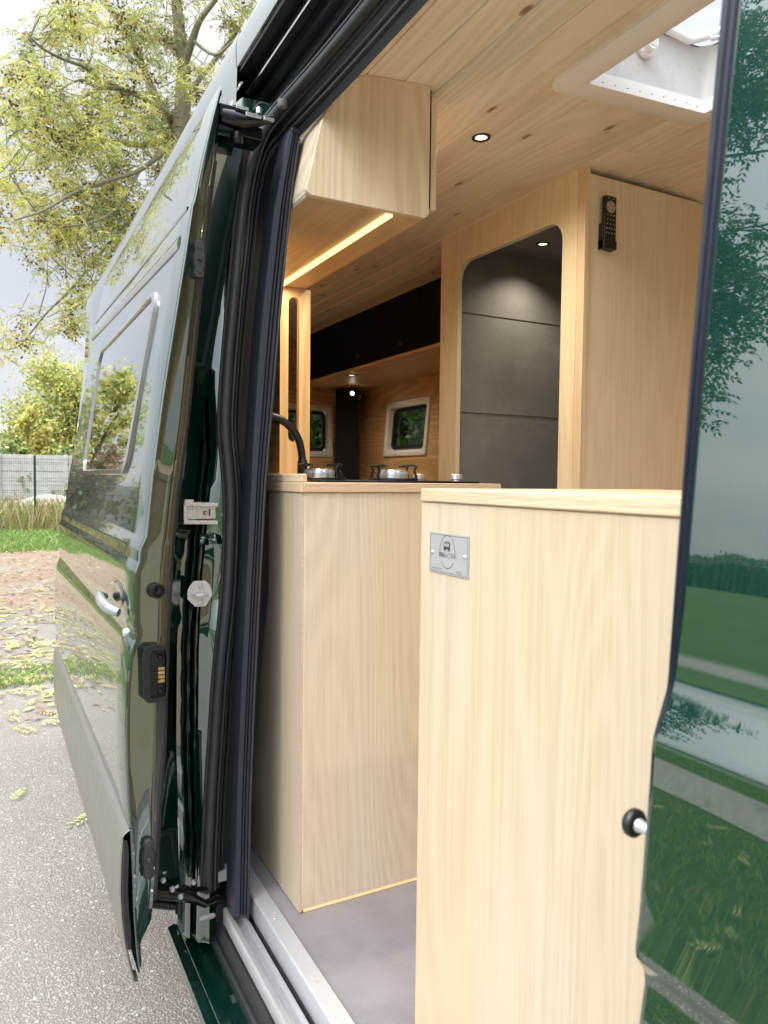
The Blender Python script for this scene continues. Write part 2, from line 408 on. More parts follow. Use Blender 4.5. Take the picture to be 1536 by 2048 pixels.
# lip on the outer side of the seal and inner trim lips
def offs(path,dx,dy,dz): return [(p[0]+dx,p[1]+dy,p[2]+dz) for p in path]
def swept(path,w): # path with direction from vertical part (offset in X) to header part (offset in -z)
    o=[]
    for p in path:
        k=min(1,max(0,(p[2]-2.20)/.13)); k=k if p[1]>1.3 else 1
        # vertical: +X ; header: +X and -z
        o.append((p[0]+w[0]*(1-k)+w[2]*k,p[1]+w[1],p[2]-w[3]*k))
    return o
MB().tube(swept(sp,(-.013,.004,-.009,-.009)),.0035,6).build('seal_lip',RUBBER,van)
MB().tube(swept(sp,(.0145,-.002,.008,.0125)),.0032,6).build('seal_lip',RUBBER,van)
mb=MB(); 
r1=swept(sp,(.016,.004,.009,.014)); r2=swept(sp,(.024,.03,.013,.024)); r3=swept(sp,(.034,.05,.018,.034)); r4=swept(sp,(.055,.055,.024,.050)); r5=swept(sp,(.115,.060,.030,.062))
mb.grid([r1,r2,r3]); mb.grid([r3,r4,r5]); mb.build('opening_trim',DARKIN,van,smooth=40)
MB().tube(swept(sp,(.030,.030,.0165,.030)),.004,6).build('seal_lip',RUBBER,van)
MB().tube(swept(sp,(.040,.034,.0215,.041)),.005,6).build('seal_lip',BLACKP,van)
# ---- C pillar painted jamb (faces forwards), built from vertical rails
def zs(a,b,n): return [a+(b-a)*i/n for i in range(n+1)]
PZ=zs(.52,2.37,76)
def sealx(z):
    c=[(p[2],p[0]) for p in sp if p[1]>1.52]; return interp(c,z)
PL=[(2.42,.500),(2.26,.472),(2.15,.452),(2.056,.438),(1.95,.431),(1.86,.430),(1.82,.424),(1.74,.424),(1.67,.430),(1.6,.432),(1.5,.420),(1.446,.415),(1.35,.406),(1.176,.397),(.957,.395),(.85,.398),(.732,.402),(.6,.398),(.5,.396)]
mb=MB(); rnd=random.Random(3)
def wob(z,s,a): return .6*a*(math.sin(z*9.1+s)+.6*math.sin(z*23.3+s*2.1)+.35*math.sin(z*51+s*1.3))
rows=[]
for z in PZ:
    a=interp(PL,z); b=sealx(min(z,2.25))+.006
    if z>2.25: b+= (z-2.25)*.5
    dent=.010*math.exp(-((z-1.98)/.09)**2)+.012*math.exp(-((z-1.30)/.07)**2)
    bxz=interp([(p,q) for p,q in BODY],z)
    row=[(max(.40,bxz-.004),1.672,z),(max(a-.040,min(bxz-.002,a-.030)),1.665,z),(a-.036,1.640+wob(z,1,.0012),z),(a-.024,1.640+wob(z,1,.0012),z),(a-.021,1.622+wob(z,2,.001),z),(a-.014,1.615+wob(z,2,.0015),z),(a-.008,1.632,z),(a-.003,1.604,z),(a,1.590+dent*.3,z),
         (a+(b-a)*.35,1.586+dent+wob(z,4,.0008),z),(a+(b-a)*.7,1.584+dent+wob(z,5,.0008),z),(b,1.575,z),(b+.03,1.60,z)]
    rows.append(row)
mb.grid(rows); mb.build('rear_door_pillar',PAINT,van,smooth=60)
# wavy sealant beads running down the pillar fold
for s_,dx,rr in ((1,-.017,.0028),(5,-.007,.0030)):
    path=[(interp(PL,z)+dx+wob(z,s_,.0009),1.606 if s_==1 else 1.594,z) for z in zs(.66,2.10,120)]
    MB().tube(path,[rr*(1+.35*math.sin(i*.9+s_)+.2*math.sin(i*2.3)) for i in range(len(path))],7).build('sealant_bead',PAINT,van)
# swage steps on the pillar
for zc_,hh in ((2.10,.016),(1.415,.012)):
    mb=MB(); a=interp(PL,zc_)-.016; b=sealx(zc_)
    rows=[]
    for i in range(9):
        t=i/8; z=zc_+hh*(t-.5)*2
        rows.append([(a+(b-a)*u,1.585-.009*math.sin(t*math.pi)*(1+.3*math.sin(u*9+i))+.004*math.sin(u*14+zc_*20),z+.002*math.sin(u*13+i)) for u in [k/10 for k in range(11)]])
    mb.grid(rows); mb.build('pillar_swage',PAINT,van,smooth=70)
# round plug on the upper pillar
MB().lathe([(.001,-.004),(.006,-.004),(.0065,-.007),(.009,-.0075),(.011,-.004),(.0125,-.006),(.0145,-.004),(.0150,.002)],(.4435,1.588,2.045),1,22).build('pillar_plug',SATB,van,smooth=50)
# rail end bracket
mb=MB()
mb.prism([(.352,1.452),(.4235,1.450),(.4235,1.458),(.36,1.4605),(.36,1.4885),(.4235,1.4875),(.4235,1.4955),(.352,1.498)],1,1.535,1.60)
mb.box((.362,1.552,1.461),(.4235,1.60,1.4875))
mb.box((.353,1.531,1.492),(.372,1.54,1.503)); mb.build('rail_end_bracket',STEEL,van,bevel=.001)
MB().lathe([(.0005,-.002),(.0035,-.002),(.0045,0),(.0050,.003)],(.401,1.550,1.474),1,12).box((.4085,1.549,1.468),(.411,1.553,1.482)).build('bracket_screw',SATB,van)
MB().lathe([(.0005,.0),(.0030,.0),(.0032,.004)],(.4010,1.546,1.474),1,12).build('bracket_bolt',BRASS,van)
# striker plate
cx,cz=.3965,1.2985
hexo=[(-.012,.028),(.012,.028),(.022,.019),(.0265,.004),(.0265,-.006),(.013,-.028),(-.010,-.028),(-.0265,-.010),(-.0265,.008),(-.020,.020)]
mb=MB(); mb.prism([(cx+a,cz+b) for a,b in hexo],1,1.5795,1.584); 
mb.prism([(cx+a*.0195,cz-.001+b*.0105) for a,b in [(math.cos(t),math.sin(t)) for t in [2*math.pi*k/20 for k in range(20)]]],1,1.577,1.580)
mb.build('striker_plate',ZINC,van,bevel=.0012)
MB().tube([(cx-.013,1.578,cz-.001),(cx-.012,1.570,cz-.001),(cx-.008,1.567,cz-.001),(cx+.008,1.567,cz-.001),(cx+.012,1.570,cz-.001),(cx+.013,1.578,cz-.001)],.0036,8).build('striker_loop',ZINC,van)
for dz in (.0175,-.0190):
    MB().lathe([(.0005,-.002),(.0026,-.002),(.0030,-.004),(.0052,-.0035),(.006,0)],(cx+.002,1.5795,cz+dz),1,14).build('striker_bolt',STEEL,van)
# ---- sill and step
mb=MB()
mb.grid([[(x,y,z) for x,z in [(.385,.43),(.360,.455),(.352,.484),(.356,.494),(.372,.500),(.374,.497),(.377,.501),(.405,.506),(.436,.508)]] for y in yspan(-.2,1.72,6)])
mb.build('sill_panel',PAINT,van,smooth=30)
mb=MB()
mb.grid([[(x,y,z) for x,z in [(.425,.500),(.4255,.522),(.430,.527),(.4345,.527),(.4370,.556),(.4400,.5615),(.452,.563),(.500,.564)]] for y in yspan(-.2,1.62,6)])
mb.grid([[(x,y,z) for x,z in [(.434,.56),(.434,.592),(.438,.597),(.50,.599)]] for y in (1.585,1.70)])
mb.poly([(.434,1.585,.56),(.50,1.585,.56),(.50,1.585,.599),(.438,1.585,.597),(.434,1.585,.592)])
mb.build('step_trim',BLACKP,van,smooth=30)
for k in range(16):
    y=1.45-k*.03; MB().box((.4425,y,.5635),(.4445,y+.012,.5645)).build('step_rib',BLACKP,van)
mb=MB(); mb.prism([(.4995,.56),(.4995,.628),(.5115,.628),(.5115,.60),(.56,.60),(.56,.56)],1,-.2,1.90); mb.build('step_riser',simple('grey riser',(.13,.13,.145),.45,noise=.1),van)
mb=MB(); mb.prism([(.4955,.588),(.4955,.6335),(.4985,.6365),(.5300,.6365),(.5320,.6345),(.5150,.6325),(.5060,.628),(.5015,.6275),(.4995,.588)],1,-.2,1.95); mb.build('sill_edge_strip',ALUP,van,bevel=.0006)
for k in range(5): MB().lathe([(.0005,.0008),(.0025,.0008),(.0032,0)],(.512,1.42-k*.22,.6366),2,12).build('strip_screw',STEEL,van)
mb=MB(); mb.box((.515,-1.5,.60),(2.32,4.65,.630)); mb.build('floor',FLOORM,van)
# white block on the pillar foot, paint flap
MB().box((.440,1.59,.645),(.478,1.64,.668)).build('pillar_foot_clip',ALUP,van,bevel=.001)
# ---- lower guide arm
mb=MB()
mb.tube([(.270,1.50,.715),(.300,1.50,.700),(.335,1.50,.690),(.365,1.515,.668),(.395,1.53,.640),(.43,1.55,.635)],[.010,.012,.013,.010,.008,.007],10)
mb.tube([(.275,1.50,.690),(.320,1.50,.672),(.345,1.51,.660)],[.010,.009,.004],8)
mb.tube([(.335,1.50,.70),(.335,1.50,.655)],[.012,.010],12)
mb.tube([(.345,1.51,.70),(.37,1.54,.672),(.41,1.56,.655)],[.005,.006,.005],8)
mb.build('lower_guide_arm',GLOSSB,van,smooth=60)
MB().lathe([(.001,-.016),(.004,-.016),(.006,-.010),(.006,.010),(.004,.016),(.001,.016)],(.392,1.50,.628),0,16).build('guide_roller',simple('grey nylon',(.20,.19,.19),.4),van)
for q in ((.334,1.487,.694),(.318,1.490,.712),(.30,1.49,.735),(.372,1.535,.690)):
    MB().lathe([(.001,-.004),(.004,-.004),(.0055,-.001),(.006,.003)],q,1,12).build('arm_bolt',STEEL,van)
# upper roller arm
mb=MB()
mb.tube([(.408,1.47,2.262),(.43,1.47,2.262),(.455,1.465,2.258),(.48,1.46,2.262),(.515,1.45,2.275)],[.016,.018,.016,.011,.007],10)
mb.box((.405,1.457,2.256),(.447,1.50,2.282)); mb.box((.445,1.47,2.232),(.497,1.53,2.258))
mb.lathe([(.001,-.014),(.010,-.014),(.013,-.010),(.013,.010),(.001,.014)],(.445,1.475,2.228),2,14)
mb.build('upper_roller_arm',GLOSSB,van,bevel=.003)
mb=MB(); mb.box((.437,1.452,2.276),(.462,1.468,2.282)); mb.box((.455,1.448,2.264),(.487,1.456,2.272),M=None); mb.box((.49,1.442,2.262),(.512,1.45,2.269))
mb.lathe([(.001,-.006),(.006,-.006),(.006,.006),(.001,.006)],(.482,1.45,2.280),2,12)
mb.build('roller_arm_link',STEEL,van,bevel=.001)
MB().lathe([(.001,-.009),(.008,-.009),(.010,-.005),(.010,.005),(.001,.009)],(.528,1.44,2.302),2,14).build('upper_roller',simple('grey roller',(.12,.12,.12),.4),van)
# B pillar black strip, inner flange, bump stop
mb=MB(); rows=[]
for z,x in finer([(a,b) for a,b in BODY if 1.372<a<2.45]):
    w=.006+(z-1.42)*.0205; k=max(.12,min(1,(z-1.372)/.08))
    w=max(.0045,min(w,.022)); rows.append([(x+.0005,YB-.0035,z),(x-.0042*k,YB-.0045,z),(x-.0042*k,YB-.003-w*.40,z),(x-.0025*k,YB-.003-w*.45,z),(x-.0032*k,YB-.003-w*.75,z),(x-.0005*k,YB-.003-w*.8,z),(x+.001,YB-.003-w*.8,z)])
mb.grid(rows); mb.build('pillar_edge_seal',simple('blue black rubber',(.012,.015,.028),.35,noise=.2),van,smooth=50)
mb=MB(); mb.lathe([(.001,-.012),(.0045,-.012),(.0045,.0155),(.0055,.017),(.0055,.019)],(.425,.368,1.2935),1,16); mb.build('bump_stop_pin',STEEL,van)
mb=MB(); mb.lathe([(.004,.018),(.0085,.0185),(.0108,.0205),(.0108,.0245),(.0088,.0268),(.001,.0275)],(.425,.368,1.2935),1,20); mb.build('bump_stop',SATB,van,smooth=50)
# interior lining
mb=MB()
mb.grid([[(.62,y,z) for z in (.62,1.5,2.30)] for y in (1.70,4.66)]); 
mb.grid([[(.62,y,2.30),(.66,y,2.37),(.70,y,2.40)] for y in (1.46,4.66)])
mb.build('side_lining',WREAR,van)
mb=MB(); mb.grid([[(x,y,z) for x,z in [(.50,.62),(.50,1.5),(.56,2.0),(.605,2.30),(.64,2.36),(.69,2.40)]] for y in (-1.5,YB+.02)]); mb.build('front_side_lining',simple('grey lining',(.3,.29,.27),.7),van)
mb=MB(); rect_hole(mb,2.26,0,-1.5,4.66,.62,2.47,[(3.70,4.19,1.70,2.02)]); mb.build('far_wall_lining',WREAR,van)
mb=MB(); rect_hole(mb,4.62,1,.62,2.26,.62,2.47,[(1.50,2.05,1.70,2.03)]); mb.build('rear_wall_lining',WREARX,van)
# ceiling boards
def zc(x):
    if x<.70: return 2.352+(x-.62)*.52
    if x<.80: return 2.3935+(x-.70)*.11
    if x<1.45: return 2.4045+(x-.8)*.0855
    if x<1.9: return 2.460
    return 2.460-(x-1.9)*.11
mb=MB(); x=.615; bi=0; rb=random.Random(5)
HXa,HXb,HYa,HYb=1.11,1.60,.80,1.325
while x<2.26:
    w=.0905; xa,xb=x+.0010,min(x+w-.0010,2.262)
    cuts=[-1.5]; y=-1.5+rb.random()*1.4
    while y<4.6: cuts.append(y); y+=1.3+rb.random()*.9
    cuts.append(4.66)
    for ya,yb in zip(cuts,cuts[1:]):
        segs=[(ya+.0004,yb-.0004)]
        if xb>HX0 and xa<HX1:
            ns=[]
            for a,b in segs:
                if b<=HY0-.01 or a>=HY1+.01: ns.append((a,b))
                else:
                    if a<HY0-.01: ns.append((a,HY0-.01))
                    if b>HY1+.01: ns.append((HY1+.01,b))
            segs=ns
        for a,b in segs:
            if b-a<.02: continue
            c=.0016
            top=.012
            prof=[(xa,zc(xa)+top),(xa,zc(xa)+c),(xa+c,zc(xa+c)),(xb-c,zc(xb-c)),(xb,zc(xb)+c),(xb,zc(xb)+top)]
            mb.prism(prof,1,a,b)
    x+=w
mb.build('ceiling_boards',WCEIL,van,smooth=0,weld=False)
# ------------------------------------------------------------------ SLIDING DOOR (part of the van)
DOOR=[(2.297,.397),(2.285,.3925),(2.237,.3805),(2.15,.3605),(2.075,.346),(2.062,.3415),(2.02,.3355),(1.95,.325),(1.864,.3115),(1.77,.2965),(1.696,.2855),(1.62,.2755),(1.55,.2665),(1.48,.2595),(1.44,.2555),(1.433,.2530),(1.416,.2450),(1.410,.2435),
(1.392,.2425),(1.388,.2415),(1.374,.2360),(1.369,.2350),(1.34,.2345),(1.30,.2330),(1.275,.2325),(1.264,.2345),(1.252,.2365),(1.240,.2330),(1.232,.2290),(1.20,.2235),(1.15,.2195),(1.085,.2175),(1.00,.2185),(.93,.2215),(.88,.225),(.80,.228),(.72,.230),(.64,.235),(.60,.240)]
DI=[(2.297,.400),(2.268,.406),(2.201,.400),(2.087,.384),(1.95,.370),(1.796,.355),(1.65,.341),(1.505,.320),(1.408,.311),(1.213,.301),(1.017,.296),(.919,.288),(.771,.280),(.692,.274),(.66,.266),(.645,.250),(.60,.243)]
Y0=1.43; Y1=2.95
DF=finer(DOOR,.03)
def rear_dx(y,z):
    t=(y-Y0)/(Y1-Y0)
    return -.012*t*max(0,min(1,(1.75-z)/.3)) -.006*math.sin(math.pi*t)*0
mb=MB()
WY0,WY1,WZ0,WZ1=1.655,2.50,1.552,1.955
DYS=yspan(Y0,Y1,14)
mb.grid([[(x+rear_dx(y,z),y,z) for z,x in DF] for y in DYS],flip=True)
rear_edge=[[(x+rear_dx(Y1,z),Y1,z) for z,x in DF],[(x+rear_dx(Y1,z)+.01,Y1+.006,z) for z,x in DF],[(x+.05,Y1,z) for z,x in DF]]
mb.grid(rear_edge)
def dn(z): return interp(DI,z)
hem=[]
for z,x in DF:
    xi=max(dn(z),x+.012); w=xi-x
    k=min(1,w/.05)
    hem.append([(x,Y0,z),(x+.0015,Y0-.003,z),(x+.004,Y0-.004,z),(x+.0068*k+.001,Y0-.003,z),(x+.0085*k+.001,Y0+.001,z),(x+.0095*k+.001,Y0+.009,z),(x+w*.32,Y0+.012,z),(x+w*.62,Y0+.013,z),
                (x+w*.70,Y0+.014,z),(x+w*.80,Y0+.022,z),(x+w*.94,Y0+.025,z),(xi,Y0+.030,z),(xi+.002,Y0+.06,z),(xi+.008,Y0+.085,z),(max(xi+.01,x+.118*min(1,max(0,(z-.62)/.06))),Y0+.135,z),(max(xi+.012,x+.122*min(1,max(0,(z-.62)/.06))),Y0+.30,z)])
mb.grid(hem)
mb.build('sliding_door',PAINT,van,smooth=34); sdoor=bpy.data.objects['sliding_door']
mb=MB(); mb.grid([[(x+.122*min(1,max(0,(z-.62)/.06)),y,z) for z,x in DF] for y in (Y0+.30,Y1)]); mb.build('door_lining',simple('door lining felt',(.05,.05,.055),.8,noise=.2),sdoor)
# drip moulding near the door top
mb=MB(); rows=[]
for i,y in enumerate(yspan(1.485,2.93,14)):
    t=(y-1.485)/1.445; z0=2.008+.052*t; x0=interp([(z,x) for z,x in DOOR],z0)+rear_dx(y,z0)
    rows.append([(x0+.002,y,z0-.016),(x0-.0045,y,z0-.013),(x0-.0055,y,z0-.002),(x0-.003,y,z0+.010),(x0+.004,y,z0+.014)])
mb.grid(rows); mb.poly(rows[0]); mb.poly(rows[-1]); mb.build('drip_moulding',simple('olive grey moulding',(.10,.10,.075),.22,coat=.6),sdoor,smooth=60)
mb=MB(); rows=[]
for i,y in enumerate(yspan(1.455,2.94,14)):
    t=(y-1.455)/1.485; z0=2.066+.050*t; x0=interp([(z,x) for z,x in DOOR],z0)+rear_dx(y,z0)
    rows.append([(x0+.001,y,z0-.006),(x0-.003,y,z0-.004),(x0-.003,y,z0+.002),(x0+.002,y,z0+.004)])
mb.grid(rows); mb.build('roof_seam',PAINT,sdoor,smooth=60)
# door window: frame ring and pane following the skin
def dskin(y,z): return interp([(a,b) for a,b in DOOR],z)+rear_dx(y,z)
def ring(mb,outl,inl,do,di,mi=0):
    mb.grid([[(dskin(y,z)-do,y,z) for y,z in outl],[(dskin(y,z)-di,y,z) for y,z in inl]],closed=True,mi=mi)
def shear(pts): # the window leans with the door: front edge is upright, rear edge leans a little
    o=[]
    for y,z in pts:
        k=(z-WZ0)/(WZ1-WZ0); o.append((y+(-.055*k+.03 if y<2.1 else 0.06*k),z))
    return o
o0=shear(rrect(WY0,WZ0,WY1,WZ1,.055,7)); o1=shear(rrect(WY0+.003,WZ0+.003,WY1-.003,WZ1-.003,.053,7)); o2=shear(rrect(WY0+.019,WZ0+.013,WY1-.019,WZ1-.013,.042,7)); o3=shear(rrect(WY0+.022,WZ0+.016,WY1-.022,WZ1-.016,.040,7))
mb=MB(); ring(mb,o0,o1,-.001,.0065); ring(mb,o1,o2,.0065,.0085); ring(mb,o2,o3,.0085,.002)
wf=mb.build('window_frame',simple('grey window frame',(.12,.115,.10),.18,coat=.8,coat_rough=.05),sdoor,smooth=40)
mb=MB(); 
inn=rrect(0,0,1,1,.001,1)
rows=[]
for i in range(13):
    z=WZ0+.012+(WZ1-WZ0-.024)*i/12; row=[]
    for j in range(9):
        y=WY0+.012+(WY1-WY0-.024)*j/8; k=(z-WZ0)/(WZ1-WZ0)
        yy=y+(-.055*k+.03)*(1-j/8)+.06*k*(j/8); row.append((dskin(yy,z)-.0032,yy,z))
    rows.append(row)
# clip the corners with the frame's inner radius by only using an inset outline fan
cy_=sum(p[0] for p in o2)/len(o2); cz_=sum(p[1] for p in o2)/len(o2)
rr=[]
for k in range(0,11):
    t=k/10
    rr.append([(dskin(cy_+(y-cy_)*t,cz_+(z-cz_)*t)-.0035,cy_+(y-cy_)*t,cz_+(z-cz_)*t) for y,z in o2])
mb=MB(); mb.grid(rr[1:],closed=True); mb.poly(rr[1]); mb.build('window_pane',DOORGLASS,sdoor,smooth=60)
# lower cladding
CL=[(.885,.2245),(.878,.2130),(.872,.2105),(.82,.2075),(.77,.2060),(.72,.2085),(.676,.2130),(.629,.2210),(.600,.2275),(.588,.2305),(.586,.236)]
CLF=finer(CL,.02)
mb=MB(); rows=[]
for y in yspan(Y0-.006,Y1+.02,14):
    rows.append([(x-.006*((y-Y0)/(Y1-Y0))*1.0,y,z+.035*((y-Y0)/(Y1-Y0))*(1 if z>.8 else .6)) for z,x in CLF])
mb.grid(rows); 
mb.grid([[(x,Y0-.006,z) for z,x in CLF],[(x+.002,Y0-.008,z) for z,x in CLF],[(x+.004,Y0-.006,z) for z,x in CLF],[(x+.005,Y0+.03,z) for z,x in CLF]])
mb.build('lower_cladding',CLAD,sdoor,smooth=40)
mb=MB(); rows=[]
for z in zs(.655,.868,12):
    x=interp(CL,z); t=(z-.655)/.213; w=.0115*min(1,4*t*(1-t)+.55)
    rows.append([(x+.003,Y0-.0075,z),(x+.005,Y0-.011,z),(x+.003+w,Y0-.010,z),(x+.004+w,Y0-.003,z)])
mb.grid(rows); mb.build('cladding_end_cap',BLACKP,sdoor,smooth=40)
# exterior handle
mb=MB()
hp=smoothtab([(.2185,1.69,1.288),(.203,1.65,1.296),(.1975,1.60,1.298),(.1975,1.555,1.295),(.2035,1.52,1.290),(.2185,1.50,1.284)],5)
mb.tube(hp,[.0062+.0032*math.sin(math.pi*i/(len(hp)-1)) for i in range(len(hp))],12,sx=1.35,ref=(0,0,1)).build('door_handle',HANDLE,sdoor,smooth=60)
mb=MB(); 
ring_=[(1.60+.072*math.cos(t),1.305+.028*math.sin(t)) for t in [2*math.pi*k/28 for k in range(28)]]
rg2=[(1.60+.066*math.cos(t),1.305+.024*math.sin(t)) for t in [2*math.pi*k/28 for k in range(28)]]
mb.grid([[(dskin(y,z)-.0005,y,z) for y,z in ring_],[(dskin(y,z)-.0030,y,z) for y,z in rg2],[(dskin(y,z)-.0012,1.60+(y-1.60)*.75,1.305+(z-1.305)*.75) for y,z in rg2]],closed=True)
mb.poly([(dskin(y,z)-.0012,1.60+(y-1.60)*.75,1.305+(z-1.305)*.75) for y,z in rg2])
mb.build('handle_recess',PAINT,sdoor,smooth=50)
MB().lathe([(.001,-.006),(.007,-.006),(.009,-.003),(.0095,.004)],(dskin(1.50,1.245)-.001,1.505,1.243),0,16).build('key_lock',STEEL,sdoor)
# edge fittings on the front face of the door
def edgept(px,py,y=Y0+.008): 
    p=P(px,py,1,y); return p
p=edgept(315,1182); MB().lathe([(.0135,.006),(.0150,-.006),(.0140,-.010),(.0120,-.0095),(.0110,-.004),(.0105,.004),(.003,.004),(.001,.005)],(p.x,p.y,p.z),1,26).build('edge_bush',SATB,sdoor,smooth=50)
mb=MB(); mb.tube([(p.x-.002,p.y-.001,p.z-.006),(p.x+.003,p.y-.003,p.z),(p.x+.002,p.y-.001,p.z+.007)],.0016,6); mb.build('bush_spring',SATB,sdoor)
# lock housing
a=edgept(281,1292); b=edgept(334,1398)
mb=MB(); ol=rrect(a.x+.004,b.z,b.x-.004,a.z,.012,5); il=rrect(a.x+.0155,b.z+.008,b.x-.004,a.z-.008,.007,5)
yb=Y0+.012
mb.grid([[(q[0],yb,q[1]) for q in ol],[(q[0],yb-.016,q[1]) for q in ol],[(q[0]*.985+.985*0+ (a.x+b.x)/2*.015,yb-.018,q[1]) for q in ol],[(q[0],yb-.018,q[1]) for q in il],[(q[0],yb-.006,q[1]) for q in il]],closed=True)
mb.poly([(q[0],yb-.006,q[1]) for q in il]); mb.build('lock_housing',SATB,sdoor,smooth=40)
cxl=b.x-.013; zc0=(a.z+b.z)/2-.002
for k in range(4): MB().box((cxl-.006,yb-.020,zc0+.0145-k*.0078-.0055),(cxl+.006,yb-.006,zc0+.0145-k*.0078)).build('contact_pin',BRASS,sdoor,bevel=.0008)
for dz in (.033,-.033): MB().lathe([(.001,-.005),(.003,-.005),(.005,-.002),(.006,.002)],(cxl-.001,yb-.008,zc0+dz),1,12).build('lock_screw',SATB,sdoor)
# dark gasket down the inner edge of the door edge
mb=MB(); path=[(dn(z)-.003+wob(z,7,.0005),Y0+.028,z) for z in zs(.72,2.20,90)]
mb.tube(path,.0040,8); mb.build('door_gasket',RUBBER,sdoor)
path=[(dn(z)+.007+wob(z,2,.0006),Y0+.06,z) for z in zs(.70,2.18,90)]
MB().tube(path,.0050,8).build('door_gasket',RUBBER,sdoor)
# rubber dovetail buffers, upper and lower
def buffer(px,py,h):
    p=edgept(px,py,Y0+.010); mb=MB()
    prof=[(0,h),(.008,h*.93),(.0105,h*.7),(.0085,h*.45),(.0115,h*.3),(.0115,-h*.3),(.0085,-h*.45),(.0105,-h*.7),(.008,-h*.93),(0,-h),(-.008,-h*.93),(-.0105,-h*.7),(-.0085,-h*.45),(-.0115,-h*.3),(-.0115,h*.3),(-.0085,h*.45),(-.0105,h*.7),(-.008,h*.93)]
    mb.grid([[(p.x+u,p.y+.004,p.z+w) for u,w in prof],[(p.x+u,p.y-.006,p.z+w) for u,w in prof],[(p.x+u*.85,p.y-.0085,p.z+w*.95) for u,w in prof]],closed=True)
    mb.poly([(p.x+u*.85,p.y-.0085,p.z+w*.95) for u,w in prof])
    for dz in (.62,-.62): mb.lathe([(.001,-.0105),(.0045,-.0105),(.0055,-.0085),(.0058,-.004)],(p.x,p.y,p.z+h*dz),1,14)
    mb.lathe([(.001,-.016),(.0035,-.016),(.0045,-.0085),(.0060,-.0075)],(p.x,p.y,p.z),1,14)
    return mb.build('edge_buffer',RUBBER,sdoor,smooth=50)
buffer(397,520,.036); buffer(297,1716,.040)
# ------------------------------------------------------------------ insect screen cassette beside the kitchen
CLr=[(2.281,.5650),(2.129,.534),(1.961,.514),(1.815,.500),(1.607,.487),(1.450,.480),(1.187,.467),(.975,.458),(.760,.452),(.61,.449)]
CRr=[(2.285,.588),(2.190,.573),(2.084,.562),(1.936,.547),(1.820,.537),(1.651,.523),(1.545,.513),(1.290,.500),(1.076,.490),(.861,.482),(.609,.478)]
scr=thing('insect_screen',(.48,1.52,.60),'dark anthracite pull-out insect screen housing standing upright beside the kitchen block','insect screen')
mb=MB(); rows=[]
for z in zs(.612,2.281,30):
    a=interp(CLr,z); b=interp(CRr,z); w=b-a
    rows.append([(a,1.56,z),(a,1.507,z),(a+.002,1.503,z),(a+w*.42,1.5005,z),(a+w*.45,1.5045,z),(a+w*.50,1.5045,z),(a+w*.53,1.499,z),(a+w*.62,1.499,z),(a+w*.65,1.5045,z),(a+w*.69,1.5045,z),(a+w*.72,1.498,z),(a+w*.87,1.498,z),(b-.002,1.500,z),(b,1.503,z),(b,1.56,z)])
mb.grid(rows); mb.poly(rows[0]); mb.poly(rows[-1]); mb.build('cassette',ANTHR,scr,smooth=30)
mb=MB(); path=[(interp(CRr,z)+.0025,1.503,z) for z in zs(.60,2.27,20)]; mb.tube(path,.0035,8); mb.build('brush_seal',RUBBER,scr)
mb=MB(); mb.box((.570,1.498,2.279),(.594,1.56,2.289)); mb.build('end_cap',BLACKP,scr,bevel=.002)
mb=MB(); mb.prism([(.4440,.5655),(.4440,.5950),(.4455,.5985),(.449,.6000),(.4535,.6000),(.4565,.5975),(.4575,.589),(.4590,.5855),(.4680,.5850),(.4695,.588),(.4705,.5975),(.4730,.6000),(.4770,.6000),(.4800,.5985),(.4810,.594),(.4845,.592),(.4845,.5655)],1,-.1,1.565); mb.build('bottom_rail',ALU,scr,smooth=30)
# ------------------------------------------------------------------ furniture
KX0,KX1,KY0,KY1=.565,1.030,1.417,2.125
kit=thing('kitchen_cabinet',((KX0+KX1)/2,(KY0+KY1)/2,.63),'pale ash kitchen block with oak counter top carrying the gas hob','cabinet')
mb=MB(); mb.box((KX0+.006,KY0,.6395),(KX1,KY0+.018,1.5195)); mb.build('end_panel',WBIRCH,kit,bevel=.001)
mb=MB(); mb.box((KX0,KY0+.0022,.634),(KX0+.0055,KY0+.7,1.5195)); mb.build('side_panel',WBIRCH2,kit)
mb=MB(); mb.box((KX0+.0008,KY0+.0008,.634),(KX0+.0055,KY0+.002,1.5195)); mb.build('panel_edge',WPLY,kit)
mb=MB(); mb.box((KX1-.018,KY0+.019,.70),(KX1,KY1,1.519)); mb.build('aisle_front',WBIRCH,kit)
mb=MB(); mb.box((KX0+.012,KY0+.005,.6305),(KX1-.01,KY0+.012,.6390)); mb.build('plinth_light',simple('warm plinth strip',(1,.8,.5),.5,emit=(1,.55,.22),es=.5),kit)
mb=MB(); mb.prism([(KX0-.004,KY0-.006),(1.066,KY0-.006),(1.070,KY0-.002),(1.070,KY1),(KX0-.004,KY1)],2,1.520,1.541); mb.build('counter_top',WTOPX,kit,bevel=.0025)
mb=MB(); mb.box((KX0-.003,KY0-.003,1.5412),(KX0+.011,KY1,1.5585)); mb.build('counter_upstand',WTOP,kit,bevel=.002)
